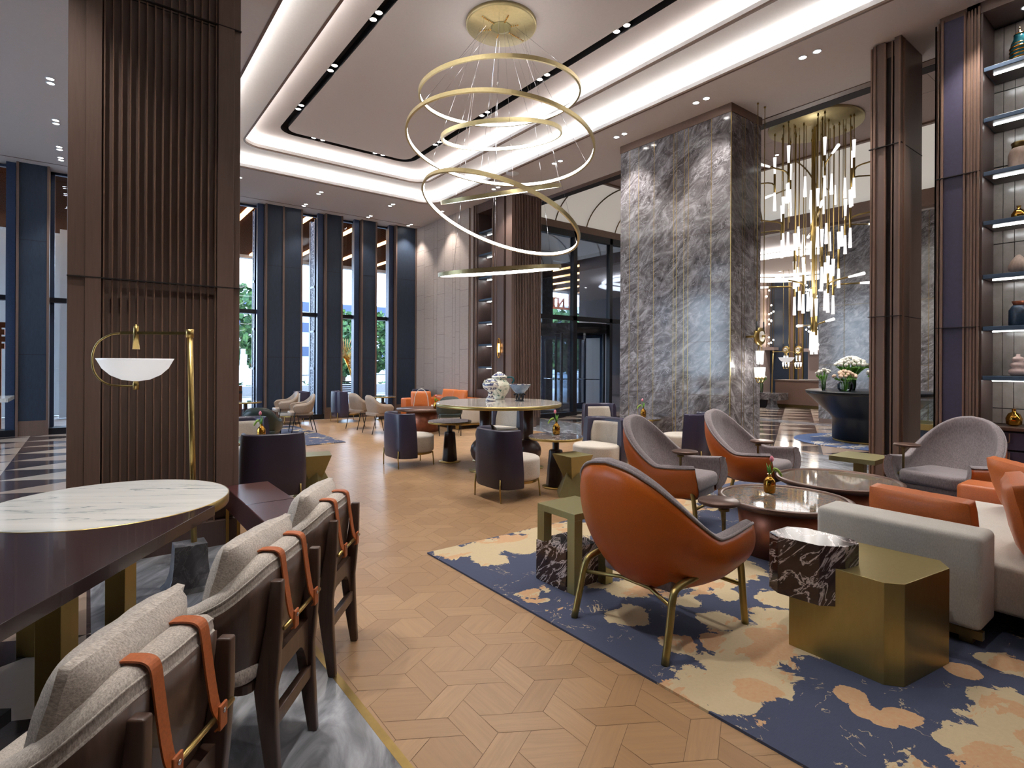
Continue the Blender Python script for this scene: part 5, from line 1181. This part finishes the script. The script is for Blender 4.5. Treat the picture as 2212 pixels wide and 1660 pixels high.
def dining(label, loc, rz):
    t_ = thing('dining_chair', label, 'chair', loc, rz, 'dark wood dining chairs with strapped cushions')
    half = [(-.285, 0, .765), (-.282, .09, .765), (-.27, .17, .758), (-.235, .235, .725), (-.17, .272, .675), (-.08, .288, .635), (.02, .285, .61), (.09, .275, .595)]
    bot = [(-.24, 0, .395), (-.238, .08, .395), (-.225, .15, .395), (-.20, .21, .395), (-.14, .245, .395), (-.06, .26, .40), (.02, .26, .41), (.08, .255, .43)]
    full, cur = shell(t_, half, bot, 'walnut', 'boucle', .07, .015, .46, 5, 6, 'back_shell', 'back_upholstery', 0)
    # raised roll of the back cushion over the shell edge
    R = catmull(half, 5); P = [Vector((r.x, -r.y, r.z)) for r in reversed(R[1:])]+R
    rd_ = []
    cx0 = Vector((.08, 0, 0))
    for p in P:
        d = Vector((p.x-.08, p.y, 0)).normalized(); rd_.append(p-d*.042+Vector((0, 0, .006)))
    k = len(P); sec = [(-.002, -.06), (-.004, .015), (.000, .038), (.012, .050), (.040, .054), (.066, .050), (.079, .038), (.083, .01), (.082, -.06)]; vs = []
    for i, p in enumerate(P):
        e_ = 1-.5*abs(2*i/(k-1)-1)**4; d = Vector((p.x-.08, p.y, 0)).normalized(); vs += [tuple(p-d*(a*e_+.008)+Vector((0, 0, b*e_))) for a, b in sec]
    q_ = len(sec); cr = MB(); cr.add(vs, [(i*q_+j, i*q_+j+1, (i+1)*q_+j+1, (i+1)*q_+j) for i in range(k-1) for j in range(q_-1)]+[tuple(range(q_)), tuple((k-1)*q_+j for j in range(q_))], True)
    cr.build('back_cushion', 'boucle', t_)
    for a, b in ((-.001, .034), (.078, .036)): MB().tube([Vector(p)-Vector((p.x-.08, p.y, 0)).normalized()*(a*(1-.5*abs(2*i/(k-1)-1)**4)+.007)+Vector((0, 0, b*(1-.5*abs(2*i/(k-1)-1)**4))) for i, p in enumerate(P)], .003, 5).build('piping', 'boucle', t_)
    MB().prism(rrect(-.24, -.25, .27, .25, .07, 5), .40, .475).build('seat_cushion', 'boucle', t_, bevel=.03, seg=4, soft=True)
    MB().prism(rrect(-.23, -.22, .25, .22, .04, 4), .365, .40).build('seat_frame', 'walnut', t_, bevel=.004)
    for s in (-1, 1):
        y = .172*s; w = .016
        path = [(-.302, .745, .022), (-.293, .60, .030), (-.272, .44, .040), (-.262, .36, .042), (-.270, .26, .036), (-.285, .12, .028), (-.300, 0, .020)]
        m = MB(); vs = []
        for x, z, hw in path:
            for dx, dy in ((-hw, -w), (hw*.8, -w), (hw*.8, w), (-hw, w)): vs.append((x+dx, y+dy, z))
        n = len(path); fs = [(i*4+j, i*4+(j+1) % 4, (i+1)*4+(j+1) % 4, (i+1)*4+j) for i in range(n-1) for j in range(4)]+[(3, 2, 1, 0), tuple((n-1)*4+j for j in range(4))]
        m.add(vs, fs); m.build('rear_leg', 'walnut', t_, bevel=.006, seg=3)
        m = MB(); vs = []
        for x, z, hw in [(.20, .40, .03), (.215, .2, .022), (.23, 0, .016)]:
            for dx, dy in ((-hw, -w), (hw, -w), (hw, w), (-hw, w)): vs.append((x+dx, y*1.25+dy, z))
        fs = [(i*4+j, i*4+(j+1) % 4, (i+1)*4+(j+1) % 4, (i+1)*4+j) for i in range(2) for j in range(4)]+[(3, 2, 1, 0), (8, 9, 10, 11)]
        m.add(vs, fs); m.build('front_leg', 'walnut', t_, bevel=.006, seg=3)
    # arched apron between the rear legs
    m = MB(); top = .46; N = 20; pts = []
    for i in range(N+1):
        y = -.16+.32*i/N; q = abs(2*i/N-1); pts.append((y, .385-.17*max(0, (q-.35)/.65)**2.6))
    vs = [(-.285, y, z) for y, z in pts]+[(-.285, y, top) for y, z in pts]+[(-.25, y, z) for y, z in pts]+[(-.25, y, top) for y, z in pts]; a = N+1
    fs = [(i, i+1, a+i+1, a+i) for i in range(N)]+[(2*a+i, 3*a+i, 3*a+i+1, 2*a+i+1) for i in range(N)]+[(i, 2*a+i, 2*a+i+1, i+1) for i in range(N)]+[(a+i, a+i+1, 3*a+i+1, 3*a+i) for i in range(N)]
    m.add(vs, fs); m.build('apron', 'walnut', t_)
    MB().box(-.298, -.158, .222, -.268, .158, .272).build('stretcher', 'walnut', t_, bevel=.004)
    MB().tube([(-.325, -.168, .575), (-.325, .168, .575)], .0075, 10).build('rod', 'brass', t_)
    for y in (-.095, .095):
        P = [(-.185, .66), (-.186, .74), (-.190, .80), (-.205, .822), (-.245, .826), (-.272, .822), (-.286, .806), (-.293, .76), (-.304, .68), (-.318, .60), (-.334, .572), (-.338, .555), (-.326, .545)]
        Q = catmull([(x, y, z) for x, z in P], 3); w = .018; m = MB(); vs = []
        for q in Q: vs += [(q.x, q.y-w, q.z), (q.x, q.y+w, q.z)]
        m.add(vs, [(2*i, 2*i+1, 2*i+3, 2*i+2) for i in range(len(Q)-1)], False); sp_ = m.build('strap', 'strap_leather', t_, solid=.005)
        MB().prism([(y-w*1.15+w*1.15+w*1.1*math.cos(b), .0) for b in (0,)]*0+[(-.342, .0)]*0 or [(-.342, y-w), (-.334, y-w), (-.334, y+w), (-.342, y+w)], .545, .61).build('tab', 'strap_leather', sp_, bevel=.003)
        MB().lathe([(.001, 0), (.007, 0), (.006, .003), (.001, .0035)], (0, 0, 0), 14, m=Matrix.Translation((-.342, y, .592)) @ Matrix.Rotation(-PI/2, 4, 'Y')).build('stud', 'chrome', sp_)
    return t_
RZ = math.radians(141.5)
d0 = dining('dark wood dining chair with tan strap back, nearest the camera at bottom left', (-.04, 1.74, 0), RZ)
dup(d0, (.395, 2.34, 0), RZ, 'dark wood dining chair with tan strap back, the middle of the row')
dup(d0, (.805, 2.94, 0), RZ, 'dark wood dining chair with tan strap back, furthest of the row, legs on the parquet')
f_ = Vector((math.cos(RZ), math.sin(RZ), 0)); l_ = Vector((-f_.y, f_.x, 0))
for i, (c, lb) in enumerate([((-.04, 1.74), 'large'), ((.395, 2.34), 'middle'), ((.805, 2.94), 'far')]):
    p = Vector((c[0], c[1], .675))+f_*(-.115)
    o = cushion_mesh(.46, .41, .15, .16, 18, .8, i+11, .0025).build('cushion', 'boucle', loc=p, rot=(math.radians(76), 0, RZ+PI/2+math.radians((4, -3, 2)[i])))
    tag(o, ('beige woven cushion standing on the nearest dining chair', 'beige woven cushion standing on the middle dining chair', 'beige woven cushion standing on the furthest dining chair')[i], 'cushion', 'beige woven cushions')
# burgundy bench
bch = thing('bench', 'low burgundy leather bench on thin brass legs between the pillar and the dining chairs', 'bench', (0, 0, 0))
MB().prism([(.90, 3.55), (1.235, 3.55), (1.235, 5.06), (.90, 5.06)], .30, .475).build('seat', 'burgundy_leather', bch, bevel=.006)
MB().box(.902, 4.30, .474, 1.233, 4.304, .4765).build('seam', 'walnut_top', bch)
for x, y in ((.915, 5.03), (1.0, 5.05), (.93, 3.6), (1.2, 3.6)): MB().box(x-.011, y-.011, 0, x+.011, y+.011, .30).build('leg', 'brass', bch)
# floor lamp with bowl shade
fl = thing('floor_lamp', 'brass floor lamp with white bowl shade on a flared grey marble base', 'lamp', (.567, 4.21, 0))
m = MB(); vs = []; pr__ = [(.155, 0), (.130, .03), (.108, .10), (.098, .20), (.094, .30)]
for w, z in pr__:
    for sx, sy in ((-1, -1), (1, -1), (1, 1), (-1, 1)): vs.append((sx*w*(.95 if sx > 0 else 1.05)-.02, sy*w*.8+.0, z))
m.add(vs, [(i*4+j, i*4+(j+1) % 4, (i+1)*4+(j+1) % 4, (i+1)*4+j) for i in range(4) for j in range(4)]+[(3, 2, 1, 0), (16, 17, 18, 19)]); m.build('base', 'lamp_marble', fl, bevel=.003)
# the arm runs across the view towards the left
adir = Vector((-.80, .60, 0)).normalized(); aa = math.atan2(adir.y, adir.x)
def AR(x, y, z): return (adir.x*x-adir.y*y, adir.y*x+adir.x*y, z)
MB().tube([(0, 0, .30), AR(.035, 0, 1.70)], [.019, .017], 20).build('pole', 'brass', fl); MB().cyl(AR(.035, 0, 1.66), .024, .055, 20).build('collar', 'brass', fl)
m = MB(); m.tube([AR(.035, 0, 1.688), AR(.49, 0, 1.688)], .0135, 4, sq=True); m.build('arm', 'brass', fl)
hp = catmull([AR(.48, 0, 1.688), AR(.56, 0, 1.675), AR(.64, 0, 1.625), AR(.675, 0, 1.55), AR(.675, 0, 1.46), AR(.64, 0, 1.39), AR(.57, 0, 1.345), AR(.46, 0, 1.335), AR(.385, 0, 1.335)], 5)
MB().tube(hp, .0065, 8).build('hoop', 'brass', fl)
hx = AR(.39, 0, 0)
MB().lathe([(.0175, 0), (.0175, .045), (.015, .05), (.015, .10), (.021, .13)], (hx[0], hx[1], 1.31), 20).build('socket', 'brass', fl)
MB().lathe([(.022, 0), (.014, .10), (.016, .105), (.016, .155), (.006, .156), (.006, .165)], (hx[0], hx[1], 1.58), 20).build('lamp_stem', 'brass', fl)
MB().lathe([(.02, 0), (.08, .010), (.14, .040), (.185, .085), (.21, .135), (.218, .150), (.210, .150), (.18, .09), (.13, .045), (.02, .010)], (hx[0], hx[1], 1.368), 56).build('bowl_shade', 'opal_glass', fl)
rl = dup(fl, (18.6, 9.66, 0), math.radians(150), 'small looking brass bowl lamp far away beside the reception desk'); rl.scale = (1.15, 1.15, 1.15)
gp = thing('folding_screen', 'thin brass edged dark screen standing just left behind the fluted pillar', 'screen', (-.13, 9.66, 0)); MB().box(-.08, -.4, .0, .12, .4, 1.10).build('panel', 'brass_dark', gp)
mt = thing('console_table', 'white marble topped table cut by the left edge beyond the zigzag floor', 'table', (-1.55, 12.3, 0)); MB().box(-.6, -.5, .84, .55, .5, .90).build('tabletop', 'white_marble', mt); MB().box(-.3, -.2, 0, 0, .2, .84).build('leg', 'black_metal', mt)

# ================================================================== RING CHANDELIER
rc = thing('ring_chandelier', 'brass chandelier of six tilted glowing rings under a round canopy', 'chandelier', (4.228, 5.787, 0))
MB().lathe([(.001, 5.84), (.44, 5.84), (.455, 5.85), (.455, 5.90)], (0, 0, 0), 72).build('canopy', 'brass_ring', rc)
MB().lathe([(.10, 5.836), (.135, 5.836), (.135, 5.84)], (0, 0, 0), 40).build('canopy_disc', 'brass_green', rc)
kn = MB()
for a, n in ((.1, 10), (1.2, 4), (2.3, 6), (3.3, 8), (4.4, 6), (5.3, 4)):
    for k in range(n): r = .14+k*.028; kn.ball((r*math.cos(a), r*math.sin(a), 5.828), .009, 8)
kn.build('cable_grips', 'gold', rc)
rings = [((4.216, 5.794, 4.962), 1.034, (-.065, -.021)), ((4.225, 5.787, 4.317), 1.208, (.122, .03)), ((4.236, 5.779, 4.44), .773, (-.15, -.095)),
         ((4.231, 5.783, 3.391), 1.057, (.354, -.08)), ((4.231, 5.783, 3.689), .775, (-.304, -.142)), ((4.225, 5.787, 2.69), .784, (-.138, -.058))]
for i, (c, R, n) in enumerate(rings):
    z = Vector((n[0], n[1], 1)).normalized(); x = Vector((1, 0, .01)); x = (x-z*x.dot(z)).normalized(); y = z.cross(x)
    mt_ = Matrix(((x.x, y.x, z.x, c[0]-4.228), (x.y, y.y, z.y, c[1]-5.787), (x.z, y.z, z.z, c[2]), (0, 0, 0, 1)))
    h = .024; w = .017
    rg = MB().lathe([(R-w, h), (R+w*.5, h), (R+w*.5, -h), (R-w, -h), (R-w, -h*.86)], (0, 0, 0), 128).lathe([(R-w, h*.86), (R-w, h)], (0, 0, 0), 128)
    # keep the lathe end caps out: rebuild without faces of more than four corners
    keep = [k for k, f in enumerate(rg.f) if len(f) == 4]; rg.f = [rg.f[k] for k in keep]; rg.sm = [False]*len(rg.f)
    o = rg.build('ring', 'brass_ring', rc); o.matrix_local = mt_
    ld = MB().lathe([(R-w+.001, h*.86), (R-w+.001, -h*.86)], (0, 0, 0), 128); ld.f = [f for f in ld.f if len(f) == 4]; ld.sm = [True]*len(ld.f)
    l2 = ld.build('led_band', 'led_ring', o)
    cb_ = MB()
    for k in range(3 if R < .9 else 4):
        a = .5+i*.7+k*2*PI/(3 if R < .9 else 4); p = mt_ @ Vector((R*math.cos(a), R*math.sin(a), h)); q = Vector((.34*math.cos(a)*(.5+.1*i), .34*math.sin(a)*(.5+.1*i), 5.83))
        cb_.tube([tuple(p), tuple(q)], .0018, 4)
    cb_.build('cables', 'chrome', rc)
